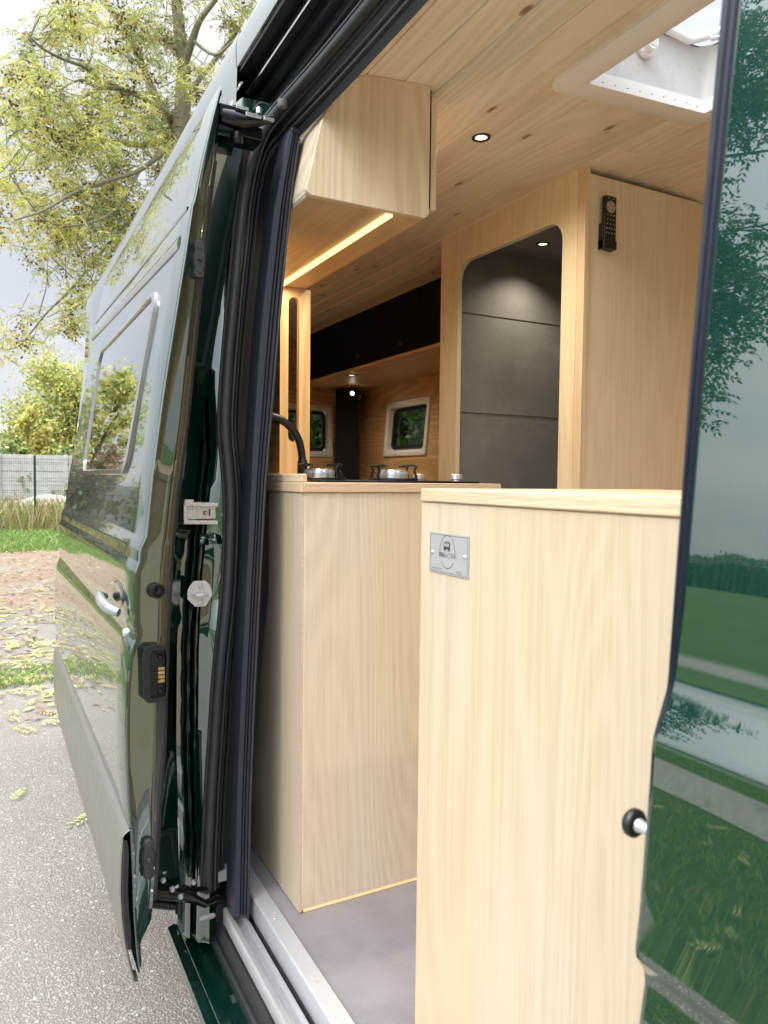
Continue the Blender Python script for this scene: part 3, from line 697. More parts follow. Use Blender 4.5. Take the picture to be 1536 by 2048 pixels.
# hob
hob=thing('gas_hob',(.82,1.60,1.541),'black glass gas hob with two small burners and pan supports on the kitchen counter','hob')
mb=MB(); mb.prism(rrect(.62,1.452,1.045,1.90,.02,4),2,1.5412,1.5465); mb.build('glass_plate',GLOSSB,hob,bevel=.001)
for (bx,by) in ((.695,1.63),(.875,1.592)):
    mb=MB(); mb.lathe([(.001,0),(.043,0),(.043,.004),(.036,.006),(.036,.012),(.001,.012)],(bx,by,1.5468),2,28); mb.build('burner_base',STEEL,hob,smooth=35)
    mb=MB(); mb.lathe([(.030,.0125),(.034,.0125),(.034,.020),(.031,.0255),(.001,.0255)],(bx,by,1.5468),2,40); 
    for k in range(36):
        t=2*math.pi*k/36; M=Matrix.Translation((bx,by,1.5468))@Matrix.Rotation(t,4,'Z'); mb.box((.033,-.0010,.013),(.0355,.0010,.021),M=M)
    mb.build('burner_ring',STEEL,hob,smooth=35)
    mb=MB()
    for k in range(4):
        t=R(28+90*k); d=Vector((math.cos(t),math.sin(t),0)); c=Vector((bx,by,1.5472))
        q=[c+d*.062,c+d*.066+Vector((0,0,.010)),c+d*.060+Vector((0,0,.022)),c+d*.066+Vector((0,0,.034)),c+d*.056+Vector((0,0,.0355)),c+d*.028+Vector((0,0,.0335))]
        mb.tube(q,[.0045,.0042,.0036,.0036,.0036,.0026],6)
    rg=[Vector((bx,by,1.5495))+Vector((math.cos(a)*.060,math.sin(a)*.060,0)) for a in [2*math.pi*k/28 for k in range(29)]]
    mb.tube(rg,.0030,6); mb.build('pan_support',SATB,hob,smooth=50)
for (kx,ky) in ((.985,1.655),(1.005,1.510)):
    mb=MB(); mb.lathe([(.0115,.0),(.0115,.003),(.0150,.0045),(.0150,.0155),(.0142,.0165),(.001,.0165)],(kx,ky,1.5466),2,24); mb.build('control_knob',ALU,hob,smooth=35)
tap=thing('kitchen_tap',(.675,1.70,1.541),'matt black curved kitchen tap standing behind the hob','tap')
pth=smoothtab([(.679,1.70,1.541),(.678,1.70,1.60),(.668,1.70,1.645),(.645,1.70,1.675),(.615,1.70,1.693),(.585,1.70,1.697),(.555,1.70,1.685),(.54,1.70,1.66)],5)
MB().tube(pth,[.0095+.002*max(0,(i/len(pth)-.3)) for i in range(len(pth))],12).build('spout',SATB,tap,smooth=60)
MB().lathe([(.020,0),(.020,.006),(.013,.010),(.012,.05),(.010,.055)],(.679,1.70,1.541),2,20).build('tap_base',SATB,tap)
# sink edge glint
# slotted divider board
brd=thing('divider_board',(.82,2.14,1.541),'upright oak divider board with two long rounded slots between counter and wall cabinet','board')
mb=MB()
def slotboard(x0,x1,z0,z1,slots,y0,y1):
    # outline pieces between slots, built as grid columns with rounded slot ends
    faces=[]
    cols=[x0]
    for s in slots: cols+=[s[0],s[1]]
    cols.append(x1)
    for i in range(0,len(cols),2): mb.box((cols[i],y0,z0),(cols[i+1],y1,z1))
    for (a,b,c,d) in slots:
        r=(b-a)/2; n_=10
        top=[(a,z1),(a,d-r)]+[( (a+b)/2-r*math.cos(math.pi*k/n_), d-r+r*math.sin(math.pi*k/n_)) for k in range(1,n_)]+[(b,d-r),(b,z1)]
        bot=[(b,z0),(b,c+r)]+[((a+b)/2+r*math.cos(math.pi*k/n_), c+r-r*math.sin(math.pi*k/n_)) for k in range(1,n_)]+[(a,c+r),(a,z0)]
        for loop in (top,bot):
            mb.prism(loop,1,y0+.0001,y1-.0001)
slotboard(.700,.874,1.541,2.124,[(.722,.757,1.592,1.93),(.803,.838,1.66,2.097)],2.130,2.150)
mb.build('slotted_board',wood('honey oak board',(.74,.57,.36),(.56,.40,.22),'Z',seed=17),brd,smooth=30,weld=False)
# upper cabinet
uc=thing('wall_cabinet',(.72,1.77,2.40),'pale ash overhead cabinet with rounded corners and a warm light strip set in its underside','cabinet')
UY0,UY1=1.417,2.13
def ucprof(dx=0,dz=0,r=.014):
    x0,x1,z0=.5715,.8610,2.1235
    pr=[]
    pr+= [(x0+r-r*math.cos(R(t)),z0+r-r*math.sin(R(t))) for t in (0,20,45,70,90)]
    pr+= [(x1-r+r*math.sin(R(t)),z0+r-r*math.cos(R(t))) for t in (0,20,45,70,90)]
    pr+= [(x1,zc(x1)-.0005)]
    pr+= [(x,zc(x)-.0005) for x in (.80,.76,.72,.70)]
    pr+= [(.672,2.374),(.645,2.345),(.606,2.285),(.5775,2.160)]
    return pr
mb=MB(); mb.prism(ucprof(),1,UY0,UY0+.015); mb.build('end_panel',WUP,uc,bevel=.0012)
mb=MB(); mb.box((.5805,UY0+.0155,2.1265),(.8575,UY1,2.1405)); mb.build('bottom_panel',WUPY,uc,bevel=.001)
mb=MB(); mb.grid([[(x,y,z) for x,z in [(.5745,2.130),(.5775,2.160),(.606,2.285),(.645,2.345)]] for y in (UY0+.0155,UY1)]); mb.build('outer_panel',WUP,uc,smooth=20)
mb=MB(); mb.grid([[(x,y,z) for x,z in [(.5790,2.1240),(.5765,2.126),(.5735,2.142)]] for y in (UY0+.0155,UY1)]); mb.build('outer_edge_band',simple('pale edge band',(.74,.62,.5),.5,noise=.1),uc)
mb=MB(); mb.box((.8635,UY0+.003,2.146),(.8805,UY1,2.374)); mb.build('cabinet_door',WUP,uc,bevel=.001)
mb=MB(); mb.box((.8612,UY0-.001,2.146),(.8633,UY0+.01,2.400)); mb.build('door_gap_strip',DARKIN,uc)
mb=MB(); mb.box((.7655,UY0+.022,2.1205),(.7815,UY1-.004,2.1262)); mb.build('light_strip',LEDE,uc)
# front (foreground) cabinet
FX,FY1=.565,.940
fc=thing('storage_cabinet',(.80,.5,.63),'tall pale ash cabinet in the foreground with a metal name plate near its oak top','cabinet')
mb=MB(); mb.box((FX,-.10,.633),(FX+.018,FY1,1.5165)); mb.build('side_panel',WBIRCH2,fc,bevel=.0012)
mb=MB(); mb.box((FX+.0185,FY1-.019,.633),(1.02,FY1-.001,1.5165)); mb.build('end_panel',WBIRCH,fc)
mb=MB(); mb.prism([(FX-.0035,-.12),(1.03,-.12),(1.03,FY1+.004),(FX+.004,FY1+.004),(FX-.0005,FY1+.001),(FX-.0035,FY1-.005)],2,1.517,1.5365); mb.build('counter_top',WTOP,fc,bevel=.003)
# plate
a=P(862,1062,0,FX); b=P(939,1157,0,FX)
PY1,PY0=.913,.814; PZ1,PZ0=1.4745,1.4170
pl=thing('name_plate',(FX,(PY0+PY1)/2,PZ0),'small silver metal plate engraved with a van logo screwed to the front cabinet','plate')
mb=MB(); mb.box((FX-.0016,PY0,PZ0),(FX-.0002,PY1,PZ1)); mb.build('plate',PLATEM,pl,bevel=.0004)
mb=MB(); t=.0009
for (ya,yb_,za,zb_) in ((PY0+.002,PY1-.002,PZ1-.002-t,PZ1-.002),(PY0+.002,PY1-.002,PZ0+.002,PZ0+.002+t),(PY0+.002,PY0+.002+t,PZ0+.002+t,PZ1-.002-t),(PY1-.002-t,PY1-.002,PZ0+.002+t,PZ1-.002-t)):
    mb.box((FX-.00185,ya,za),(FX-.00155,yb_,zb_))
mb.build('border_line',INKG,pl)
pc=((PY0+PY1)/2+.002,(PZ0+PZ1)/2+.003)
def yz(u,w): return (FX-.0019,pc[0]-u,pc[1]+w)   # u to the right as read, w up
mb=MB(); E_=[(math.cos(t_),math.sin(t_)) for t_ in [2*math.pi*k/48 for k in range(48)]]
def inring(k): # leave a gap where the lettering crosses
    return not (-.30<E_[k][1]*1.0+.0<-.0) if False else True
for k in range(48):
    c0,c1=E_[k],E_[(k+1)%48]
    if -.62<(c0[1]+c1[1])/2<-.20: continue
    q=[yz(.0195*c0[0],.0235*c0[1]),yz(.0195*c1[0],.0235*c1[1]),yz(.0187*c1[0],.0227*c1[1]),yz(.0187*c0[0],.0227*c0[1])]
    mb.poly(q)
mb.build('oval_ring',INK,pl,smooth=0,fix=False)
mb=MB()
def quad2(u0,w0,u1,w1): mb.poly([yz(u0,w0),yz(u1,w0),yz(u1,w1),yz(u0,w1)])
quad2(-.0095,.0035,.0070,.0075); quad2(-.0095,.0075,-.0088,.0120); quad2(-.0095,.0120,.0070,.0132); quad2(.0040,.0075,.0070,.0120); quad2(-.0035,.0075,-.0028,.0120); quad2(-.0045,.0140,.0055,.0146); quad2(-.0040,.0132,-.0034,.0140); quad2(.0044,.0132,.0050,.0140)
for uu in (-.0062,.0038):
    mb.poly([yz(uu+.0022*c,.0030+.0022*s2) for c,s2 in E_[::3]])
mb.build('van_pictogram',INK,pl,smooth=0,fix=False)
def text(s,size,u,w,mat,name,parent,xsc=1.0,bold=0):
    cu=bpy.data.curves.new('txt','FONT'); cu.body=s; cu.size=size; cu.align_x='CENTER'; cu.offset=bold
    o=bpy.data.objects.new('txt',cu); COL.objects.link(o)
    bpy.context.view_layer.update()
    dg=bpy.context.evaluated_depsgraph_get(); me=bpy.data.meshes.new_from_object(o.evaluated_get(dg))
    bpy.data.objects.remove(o)
    for v in me.vertices:
        x,y,z=v.co; v.co=Vector(yz(u+x*xsc,w+y))+Vector((-.00012,0,0))
    me.materials.clear(); me.materials.append(mat)
    ob=bpy.data.objects.new(name,me); COL.objects.link(ob); par(ob,parent); return ob
text('VAN',.0105,-.0130,-.0085,INK,'lettering',pl,.78,.0001)
text('ATIPIK',.0105,.0105,-.0085,INKG,'lettering',pl,.86,-.0001)
text('www.vanatipik.com',.0042,-.0255,-.0265,INKG,'web_address',pl,.8)
text('vanatipik',.0042,.0290,-.0268,INKG,'small_print',pl,.9)
for yy in (PY1-.0085,PY0+.0085): MB().lathe([(.0028,.0),(.0026,-.0012),(.0015,-.0022),(.0003,-.0025)],(FX-.0016,yy,(PZ0+PZ1)/2),0,14).build('plate_screw',STEEL,pl)
# wardrobe / tall unit and shower cabin
WX,WY=1.532,1.652
wr=thing('wardrobe',(2.0,1.66,.63),'tall pale wood wardrobe front with a remote control mounted on it','wardrobe')
mb=MB(); mb.box((WX+.019,WY,.632),(2.258,WY+.018,2.4435)); mb.build('front_panel',WTALL,wr,bevel=.001)
mb=MB(); mb.box((WX,WY-.002,.632),(WX+.0185,WY+.03,2.4595)); mb.build('corner_post',wood('oak corner post',(.82,.70,.52),(.68,.55,.38),'Z',seed=40),wr,bevel=.002)
sh=thing('shower_cabin',(1.9,2.0,.63),'shower cabin with grey stone panels behind a rounded doorway in pale wood','shower')
OY0,OY1,OZ1=1.745,2.308,2.345
mb=MB()
# wall with rounded doorway : strip grid
def wallY(x,z_top): return z_top
r=.062; n_=8
op=[(OY0,.66)]+[(OY0,z) for z in (1.2,1.8)]+[(OY0+r-r*math.cos(R(90*k/n_)),OZ1-.008-r+r*math.sin(R(90*k/n_))) for k in range(n_+1)]
op+=[(OY1-r+r*math.sin(R(90*k/n_)),OZ1-.002-r+r*math.cos(R(90*k/n_))) for k in range(n_+1)]+[(OY1,z) for z in (1.8,1.2)]+[(OY1,.66)]
ou=[]
WY_0,WY_1,ZT=WY+.030,2.425,2.4605
for (y,z) in op:
    if y<=OY0+1e-6 and z<OZ1-.07: ou.append((WY_0,z))
    elif y>=OY1-1e-6 and z<OZ1-.07: ou.append((WY_1,z))
    else: ou.append((WY_0+(WY_1-WY_0)*(y-OY0)/(OY1-OY0),ZT))
for x_,fl in ((WX,False),(WX+.018,True)):
    mb.grid([[(x_,y,z) for y,z in op],[(x_,y,z) for y,z in ou]],flip=fl)
mb.poly([(WX,WY_0,ZT),(WX,WY_0,OZ1-.07-.008+.0),(WX,WY_0,1.9)]) if False else None
mb.grid([[(WX,y,z) for y,z in op],[(WX+.018,y,z) for y,z in op]])
mb.grid([[(WX,y,z) for y,z in ou],[(WX+.018,y,z) for y,z in ou]])
mb.build('doorway_wall',WTALL,sh,smooth=30)
mb=MB(); mb.grid([[(WX-.0012,y+ (-.001 if y<2 else .001),z) for y,z in op],[(WX+.0185,y,z) for y,z in op]]); mb.build('doorway_edge',simple('pale plywood rim',(.66,.52,.38),.55,noise=.12,nscale=90),sh,smooth=60)
mb=MB(); mb.box((WX+.020,2.35,.632),(2.24,2.365,2.445)); 
mb.box((2.225,1.68,.632),(2.2395,2.3495,2.445)); mb.box((WX+.020,1.672,.632),(2.2245,1.684,2.445)); mb.build('stone_panels',SLATE,sh)
for zz in (2.182,1.807,1.43,1.05): MB().box((WX+.020,2.3475,zz-.001),(2.2245,2.3503,zz+.001)).build('panel_joint',GROUT,sh)
mb=MB(); mb.box((WX+.0205,1.6845,2.437),(2.2245,2.3495,2.445)); mb.build('shower_ceiling',SLATE,sh)
mb=MB(); mb.box((WX+.022,2.344,2.430),(2.2245,2.3490,2.4368)); mb.build('ceiling_trim',simple('grey trim',(.30,.28,.25),.4),sh)
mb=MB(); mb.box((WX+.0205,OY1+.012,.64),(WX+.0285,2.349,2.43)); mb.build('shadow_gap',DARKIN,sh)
mb=MB(); mb.lathe([(.012,0),(.030,-.004),(.034,-.012),(.034,-.02),(.001,-.02)],(1.60,1.735,2.4365),2,22,d=1); mb.build('ceiling_vent',DARKIN,sh,smooth=50)
mb=MB(); mb.box((WX+.005,WY_1+.001,.632),(WX+.018,WY_1+.4,2.46)) if False else None
# partition behind the shower (rear face toward the bedroom)
mb=MB(); mb.box((WX+.02,2.370,.632),(2.255,2.388,2.459)); mb.build('rear_partition',WREARX,sh)
# downlights
def downlight(name,x,y,z,r,label,tilt=0,power=3,blend=.6,ang=130):
    d=thing(name,(x,y,z),label,'ceiling light','recessed warm ceiling lights')
    mb=MB(); mb.lathe([(r,.0),(r,-.003),(r*.86,-.0045),(r*.68,-.003),(r*.64,.004),(r*.99,.004)],(x,y,z),2,30); mb.build('bezel',SATB,d,smooth=40)
    mb=MB(); mb.lathe([(.0005,-.0015),(r*.5,-.0018),(r*.675,-.0005),(r*.675,.003)],(x,y,z),2,30); mb.build('lamp_diffuser',LAMPE,d,smooth=50)
    L=bpy.data.lights.new(name+' light','SPOT'); L.energy=power; L.color=(1,.87,.68); L.spot_size=R(ang); L.spot_blend=blend; L.shadow_soft_size=r*.7
    lo=bpy.data.objects.new('lamp_light',L); COL.objects.link(lo); lo.parent=d; lo.location=(0,0,-.008); lo.rotation_euler=(0,0,0)
    return d
downlight('ceiling_light',1.127,1.602,zc(1.127),.0245,'round black rimmed downlight glowing in the spruce board ceiling',power=22,ang=168,blend=1)
downlight('ceiling_light',1.840,2.205,2.437,.0245,'small round downlight glowing in the dark ceiling of the shower',power=8,ang=125,blend=1)
downlight('ceiling_light',1.86,3.90,2.150,.030,'round downlight under the black overhead locker lighting the rear wall',power=9,ang=165,blend=1)
downlight('ceiling_light',.76,3.3,zc(.76),.0245,'added unseen downlight in the ceiling brightening the rear sleeping area',power=12,ang=168,blend=1)  # added lamp, kept out of view behind the wall cabinet, lifts the rear
downlight('ceiling_light',1.127,.25,zc(1.127),.0245,'added unseen downlight in the ceiling brightening the front of the interior',power=22,ang=168,blend=1)  # added lamp outside the view, raises the interior light at the front
# LED strip light source
L=bpy.data.lights.new('strip light','AREA'); L.shape='RECTANGLE'; L.size=.010; L.size_y=.66; L.energy=1.6; L.color=(1,.84,.55)
lo=bpy.data.objects.new('strip_light',L); COL.objects.link(lo); lo.parent=uc; lo.location=Vector((.7735,1.775,2.118))-Vector(uc.location)
# remote control on the wardrobe
rc=thing('remote_control',(1.61,1.652,2.23),'black remote control with a silver dial in a wall holder on the wardrobe','remote control')
mb=MB(); mb.box((1.590,1.630,2.238),(1.634,1.644,2.383)); mb.build('remote_body',simple('black remote plastic',(.009,.007,.007),.35,noise=.1),rc,bevel=.002)
mb=MB(); mb.box((1.5855,1.6325,2.231),(1.637,1.6515,2.305)); mb.box((1.5855,1.628,2.231),(1.637,1.6515,2.256)); 
hold=mb.build('holder',simple('black holder plastic',(.007,.005,.005),.35),rc,bevel=.0015)
mb=MB(); mb.lathe([(.006,-.0005),(.006,-.0012),(.0165,-.0012),(.0175,0)],(1.612,1.630,2.352),1,28); mb.lathe([(.001,-.0018),(.003,-.0018),(.004,-.0010)],(1.612,1.630,2.352),1,14); mb.build('dial',simple('silver dial',(.42,.38,.35),.3,metal=.4),rc)
BTN=simple('grey buttons',(.55,.52,.5),.4)
for i,nn in enumerate((3,3,3,4,4)):
    for j in range(nn):
        bx=1.612+(j-(nn-1)/2)*(.0125 if nn==3 else .0100); bz=2.328-i*.0130
        MB().lathe([(.0019,.0005),(.0017,-.0008),(.0004,-.001)],(bx,1.6299,bz),1,8).build('button',BTN,rc)
for bx in (1.603,1.623): MB().lathe([(.0022,.0005),(.0018,-.0008),(.0004,-.001)],(bx,1.6299,2.376),1,8).build('button',BTN,rc)
# holder must not hide the buttons: lower front lip only
# roof hatch
ht=thing('roof_hatch',((HXa+HXb)/2,(HYa+HYb)/2,2.44),'cream framed roof hatch with a clear dome open to the sky in the board ceiling','roof hatch')
def hz(x,y): return zc(x)
mb=MB()
fo=rrect(HXa-.010,HYa-.010,HXb-.005,HYb+.002,.045,7); f1=rrect(HXa-.004,HYa-.004,HXb-.011,HYb-.004,.042,7); f2=rrect(HXa+.045,HYa+.045,HXb-.050,HYb-.048,.020,7); f3=rrect(HX0+.001,HY0+.001,HX1-.001,HY1-.001,.008,7)
mb.grid([[(x,y,zc(x)+.001) for x,y in fo],[(x,y,zc(x)-.009) for x,y in fo],[(x,y,zc(x)-.013) for x,y in f1],[(x,y,zc(x)-.016) for x,y in f2],[(x,y,zc(x)-.013) for x,y in f3],[(x,y,zc(x)+.018) for x,y in f3]],closed=True)
mb.build('inner_frame',WHITEP,ht,smooth=35)
g1=rrect(HX0-.012,HY0-.012,HX1+.012,HY1+.012,.02,7)
mb=MB(); mb.grid([[(x,y,zc(x)+.0175) for x,y in f3],[(x,y,zc(x)+.022) for x,y in g1],[(x,y,2.53) for x,y in g1],[(x,y,2.592) for x,y in rrect(HX0-.012,HY0-.012,HX1+.012,HY1+.012,.05,7)],[(x,y,2.602) for x,y in rrect(HX0-.006,HY0-.006,HX1+.006,HY1+.006,.05,7)],[(x,y,2.612) for x,y in rrect(HX0-.035,HY0-.035,HX1+.035,HY1+.035,.05,7)],[(x,y,2.585) for x,y in rrect(HX0-.035,HY0-.035,HX1+.035,HY1+.035,.05,7)]],closed=True)
mb.build('hatch_well',simple('white translucent plastic',(.60,.585,.56),.3,noise=.02),ht,smooth=35)
for k in range(9): MB().lathe([(.0016,0),(.0016,.0008)],(HX0+.03+k*.038,HY1-.0145,zc(HX0+.03+k*.038)-.0128),2,8).build('frame_screw',SATB,ht)
mb=MB(); mb.box((HX0+.004,HY1-.024,2.4405),(HX1-.004,HY1-.001,2.4435)) if False else None
# locking knob and dome with lip
KNP=P(1303,84,1,1.25); kn=MB(); kn.lathe([(.026,0),(.026,-.010),(.019,-.014),(.019,-.026),(.017,-.028),(.001,-.028)],(KNP.x,HY1+.010,KNP.z),1,26); 
for k in range(5): kn.box((KNP.x-.013,HY1-.0195,KNP.z-.009+k*.0045),(KNP.x+.013,HY1-.0178,KNP.z-.0075+k*.0045))
kn.build('locking_knob',WHITEP,ht,smooth=40)
mb=MB(); mb.tube([(x,y,2.600+.022*math.cos(2*math.pi*(x-HX0-.02)/(HX1-HX0))) for x,y in rrect(HX0,HY0,HX1,HY1,.06,8)]+[(rrect(HX0,HY0,HX1,HY1,.06,8)[0][0],rrect(HX0,HY0,HX1,HY1,.06,8)[0][1],2.622)],.010,10,cap=False); mb.build('dome_lip',WHITEP,ht,smooth=60)
mb=MB(); rows=[]
for i in range(9):
    rows.append([])
    for j in range(9):
        u,w=i/8,j/8; rows[-1].append((HX0-.02+(HX1-HX0+.04)*u,HY0-.02+(HY1-HY0+.04)*w,2.640+.035*(1-(2*u-1)**4)*(1-(2*w-1)**4)))
mb.grid(rows); mb.build('dome',DOME,ht,smooth=60)
MB().tube([(1.520,1.225,2.60),(1.528,1.18,2.585),(1.53,1.12,2.58)],.006,8).build('hatch_latch',ALUP,ht)
# black overhead lockers at the rear
lk=thing('overhead_locker',(2.0,3.6,2.16),'row of black overhead lockers along the far wall above a wooden shelf','locker')
mb=MB(); mb.box((1.800,2.39,2.165),(1.815,4.60,2.4585)); mb.build('locker_doors',BLKLOCK,lk)
mb=MB(); mb.box((1.790,2.39,2.150),(2.258,4.60,2.1645)); mb.build('locker_base',wood('honey shelf',(.76,.56,.31),(.58,.39,.18),'Y',seed=44),lk)
KN=simple('dark brass knob',(.10,.07,.05),.3,metal=.6)
for q in ((717,712),(803,687)):
    p=P(q[0],q[1],0,1.797); MB().lathe([(.0005,-.008),(.010,-.008),(.012,-.004),(.008,.003)],(p.x,p.y,p.z),0,14).build('locker_knob',KN,lk)
mb=MB(); mb.box((1.7985,3.03,2.168),(1.8002,3.034,2.455)); mb.build('door_gap',simple('gap black',(.002,.002,.002),.9),lk)
lk2=thing('rear_cupboard',(1.2,4.4,2.0),'black cupboard across the rear wall seen through the slotted board','cupboard')
mb=MB(); mb.box((.63,4.2,2.03),(1.55,4.60,2.15)); mb.build('cupboard_body',BLKLOCK,lk2,bevel=.004)
# corner curtain, reading lamp
cur=MB(); rows=[]
for z in (1.55,1.7,1.9,2.1,2.145):
    rows.append([(2.10+.03*math.cos(k*.9)*.5-.012*k+.07,4.50+.015*math.sin(k*2.1)+.012*k*0-.01*k+.09,z) for k in range(12)])
cur.grid(rows)
cur.prism([(2.03,4.48),(2.16,4.42),(2.20,4.60),(2.08,4.61)],2,1.3,2.145)
c=cur.build('rear_curtain',simple('black curtain cloth',(.003,.003,.004),.8,noise=.3),None,smooth=60); tag(c,'black curtain hanging in the rear corner between the two windows','curtain')
rl=thing('reading_lamp',(2.08,4.36,2.09),'small black reading lamp with a bright spot beside the rear curtain','lamp')
p=P(703,787,0,2.06)
MB().lathe([(.012,.03),(.024,.02),(.026,-.010),(.020,-.012)],(p.x,p.y,p.z),1,20).build('lamp_shade',SATB,rl,smooth=50)
MB().lathe([(.001,-.014),(.012,-.014),(.013,-.011)],(p.x,p.y,p.z),1,18).build('lamp_bulb',simple('white lamp lens',(1,1,1),.3,emit=(1,.93,.75),es=9),rl)
q=P(724,797,0,2.12); MB().lathe([(.001,-.03),(.022,-.028),(.022,.03),(.001,.03)],(q.x,q.y,q.z),1,16).tube([(p.x,p.y,p.z),(q.x,q.y,q.z)],.008,8).build('lamp_arm',SATB,rl,smooth=50)
# windows of the rear
def interior_window(name,label,k,plane,a0,a1,b0,b1,skew,inward,outward):
    w=thing(name,((plane if k==0 else (a0+a1)/2),(plane if k==1 else (a0+a1)/2),b0),label,'window','framed windows in the rear of the van')
    def q(d,a,b):
        v=[a,b]; v.insert(k,plane+d); return tuple(v)
    def rr_(i,r): return [(x+skew*(z-b0)/(b1-b0),z) for x,z in rrect(a0+i,b0+i,a1-i,b1-i,r,6)]
    s=inward
    mb=MB(); mb.grid([[q(0,x,z) for x,z in rr_(-.034,.02)],[q(s*.012,x,z) for x,z in rr_(-.030,.02)],[q(s*.014,x,z) for x,z in rr_(-.012,.02)],[q(s*.008,x,z) for x,z in rr_(-.004,.02)],[q(s*.008,x,z) for x,z in rr_(.006,.02)],[q(-s*.05,x,z) for x,z in rr_(.010,.02)]],closed=True)
    mb.build('window_frame',WHITEW,w,smooth=35)
    mb=MB(); mb.grid([[q(-s*.030,x,z) for x,z in rr_(.008,.03)],[q(-s*.018,x,z) for x,z in rr_(.016,.03)],[q(-s*.018,x,z) for x,z in rr_(.030,.03)],[q(-s*.040,x,z) for x,z in rr_(.034,.03)]],closed=True)
    mb.build('window_seal',SATB,w,smooth=35)
    mb=MB(); mb.poly([q(-s*.035,x,z) for x,z in rr_(.03,.03)]); mb.build('window_pane',TINT,w)
    return w
interior_window('rear_window','trapezoid cream framed window in the far side wall at the rear',0,2.26,3.735,4.20,1.725,2.00,-.04,-1,1)
interior_window('rear_window','cream framed rear door window seen behind the divider board and tap',1,4.62,1.52,2.03,1.725,2.01,.0,-1,1)
# ------------------------------------------------------------------ GROUND
def ground_mat():
    m,nt=newmat('meadow grass'); n=N(nt); tc=n('ShaderNodeTexCoord').outputs['Object']
    a=n('ShaderNodeTexNoise',{'Vector':tc,'Scale':.25,'Detail':8,'Roughness':.65}).outputs['Fac']
    b2=n('ShaderNodeTexNoise',{'Vector':tc,'Scale':14,'Detail':8,'Roughness':.75}).outputs['Fac']
    c=n.ramp(b2,[(.3,(.035,.080,.018)),(.5,(.065,.125,.028)),(.72,(.13,.19,.05))])
    c=n.mix(n.ramp(a,[(.45,(0,0,0)),(.68,(.6,.6,.6))]),c,(.15,.15,.06))
    b=n('ShaderNodeBsdfPrincipled',{'Base Color':c,'Roughness':.9,'Specular IOR Level':.1})
    bp=n('ShaderNodeBump',{'Height':b2,'Strength':.8,'Distance':.06}); nt.links.new(bp.outputs[0],b.inputs['Normal'])
    out(n,nt,b.outputs[0]); return m
def asphalt_mat():
    m,nt=newmat('worn asphalt'); n=N(nt); tc=n('ShaderNodeTexCoord').outputs['Object']
    vo=n('ShaderNodeTexVoronoi',{'Vector':tc,'Scale':130,'Randomness':1})
    vo2=n('ShaderNodeTexVoronoi',{'Vector':tc,'Scale':58,'Randomness':1})
    cc=n('ShaderNodeSeparateColor',{'Color':vo.outputs['Color']}); cc2=n('ShaderNodeSeparateColor',{'Color':vo2.outputs['Color']})
    big=n('ShaderNodeTexNoise',{'Vector':tc,'Scale':2.2,'Detail':7,'Roughness':.65}).outputs['Fac']
    c=n.ramp(cc.outputs[0],[(0,(.225,.205,.18)),(.35,(.315,.29,.255)),(.7,(.40,.37,.33)),(1,(.55,.51,.46))])
    edge=n.ramp(vo.outputs['Distance'],[(.25,(0,0,0)),(.62,(1,1,1))])
    c=n.mix(edge,c,(.23,.205,.175))
    st=n.math('MULTIPLY',n.math('GREATER_THAN',cc2.outputs[0],.80),n.ramp(vo2.outputs['Distance'],[(.30,(1,1,1)),(.42,(0,0,0))]))
    c=n.mix(st,c,n.ramp(cc2.outputs[1],[(0,(.25,.22,.19)),(.7,(.45,.41,.37)),(1,(.66,.62,.57))]))
    c=n.mix(n.ramp(big,[(.4,(0,0,0)),(.7,(.35,.35,.35))]),c,(.17,.15,.125))
    stn=n('ShaderNodeTexNoise',{'Vector':tc,'Scale':.55,'Detail':6,'Roughness':.7,'Distortion':.6}).outputs['Fac']
    c=n.mix(n.ramp(stn,[(.48,(0,0,0)),(.62,(.55,.55,.55))]),c,(.24,.215,.185))
    h=n.math('ADD',n.math('MULTIPLY',edge,-1),st)
    b=n('ShaderNodeBsdfPrincipled',{'Base Color':c,'Roughness':.8,'Specular IOR Level':.25})
    bp=n('ShaderNodeBump',{'Height':h,'Strength':.55,'Distance':.004}); nt.links.new(bp.outputs[0],b.inputs['Normal'])
    out(n,nt,b.outputs[0]); return m
def litter_mat():
    m,nt=newmat('leaf littered soil'); n=N(nt); tc=n('ShaderNodeTexCoord').outputs['Object']
    a=n('ShaderNodeTexNoise',{'Vector':tc,'Scale':22,'Detail':8,'Roughness':.8}).outputs['Fac']
    b2=n('ShaderNodeTexNoise',{'Vector':tc,'Scale':.7,'Detail':5,'Roughness':.6}).outputs['Fac']
    c=n.ramp(a,[(.3,(.14,.10,.075)),(.48,(.30,.22,.16)),(.6,(.44,.34,.25)),(.75,(.58,.52,.34))])
    c=n.mix(n.ramp(b2,[(.5,(0,0,0)),(.66,(.75,.75,.75))]),c,n.ramp(a,[(.3,(.26,.24,.20)),(.7,(.48,.44,.38))]))
    b=n('ShaderNodeBsdfPrincipled',{'Base Color':c,'Roughness':.9,'Specular IOR Level':.1})
    bp=n('ShaderNodeBump',{'Height':a,'Strength':1,'Distance':.02}); nt.links.new(bp.outputs[0],b.inputs['Normal'])
    out(n,nt,b.outputs[0]); return m
GR=ground_mat(); ASP=asphalt_mat(); LIT=litter_mat()
def sheet(name,pts,z,mat):
    mb=MB(); mb.poly([(x,y,z) for x,y in pts]); o=mb.build(name,mat,None,smooth=0); return structure(o)
sheet('ground',[(-600,-600),(600,-600),(600,600),(-600,600)],0,GR)
rg_=random.Random(11)
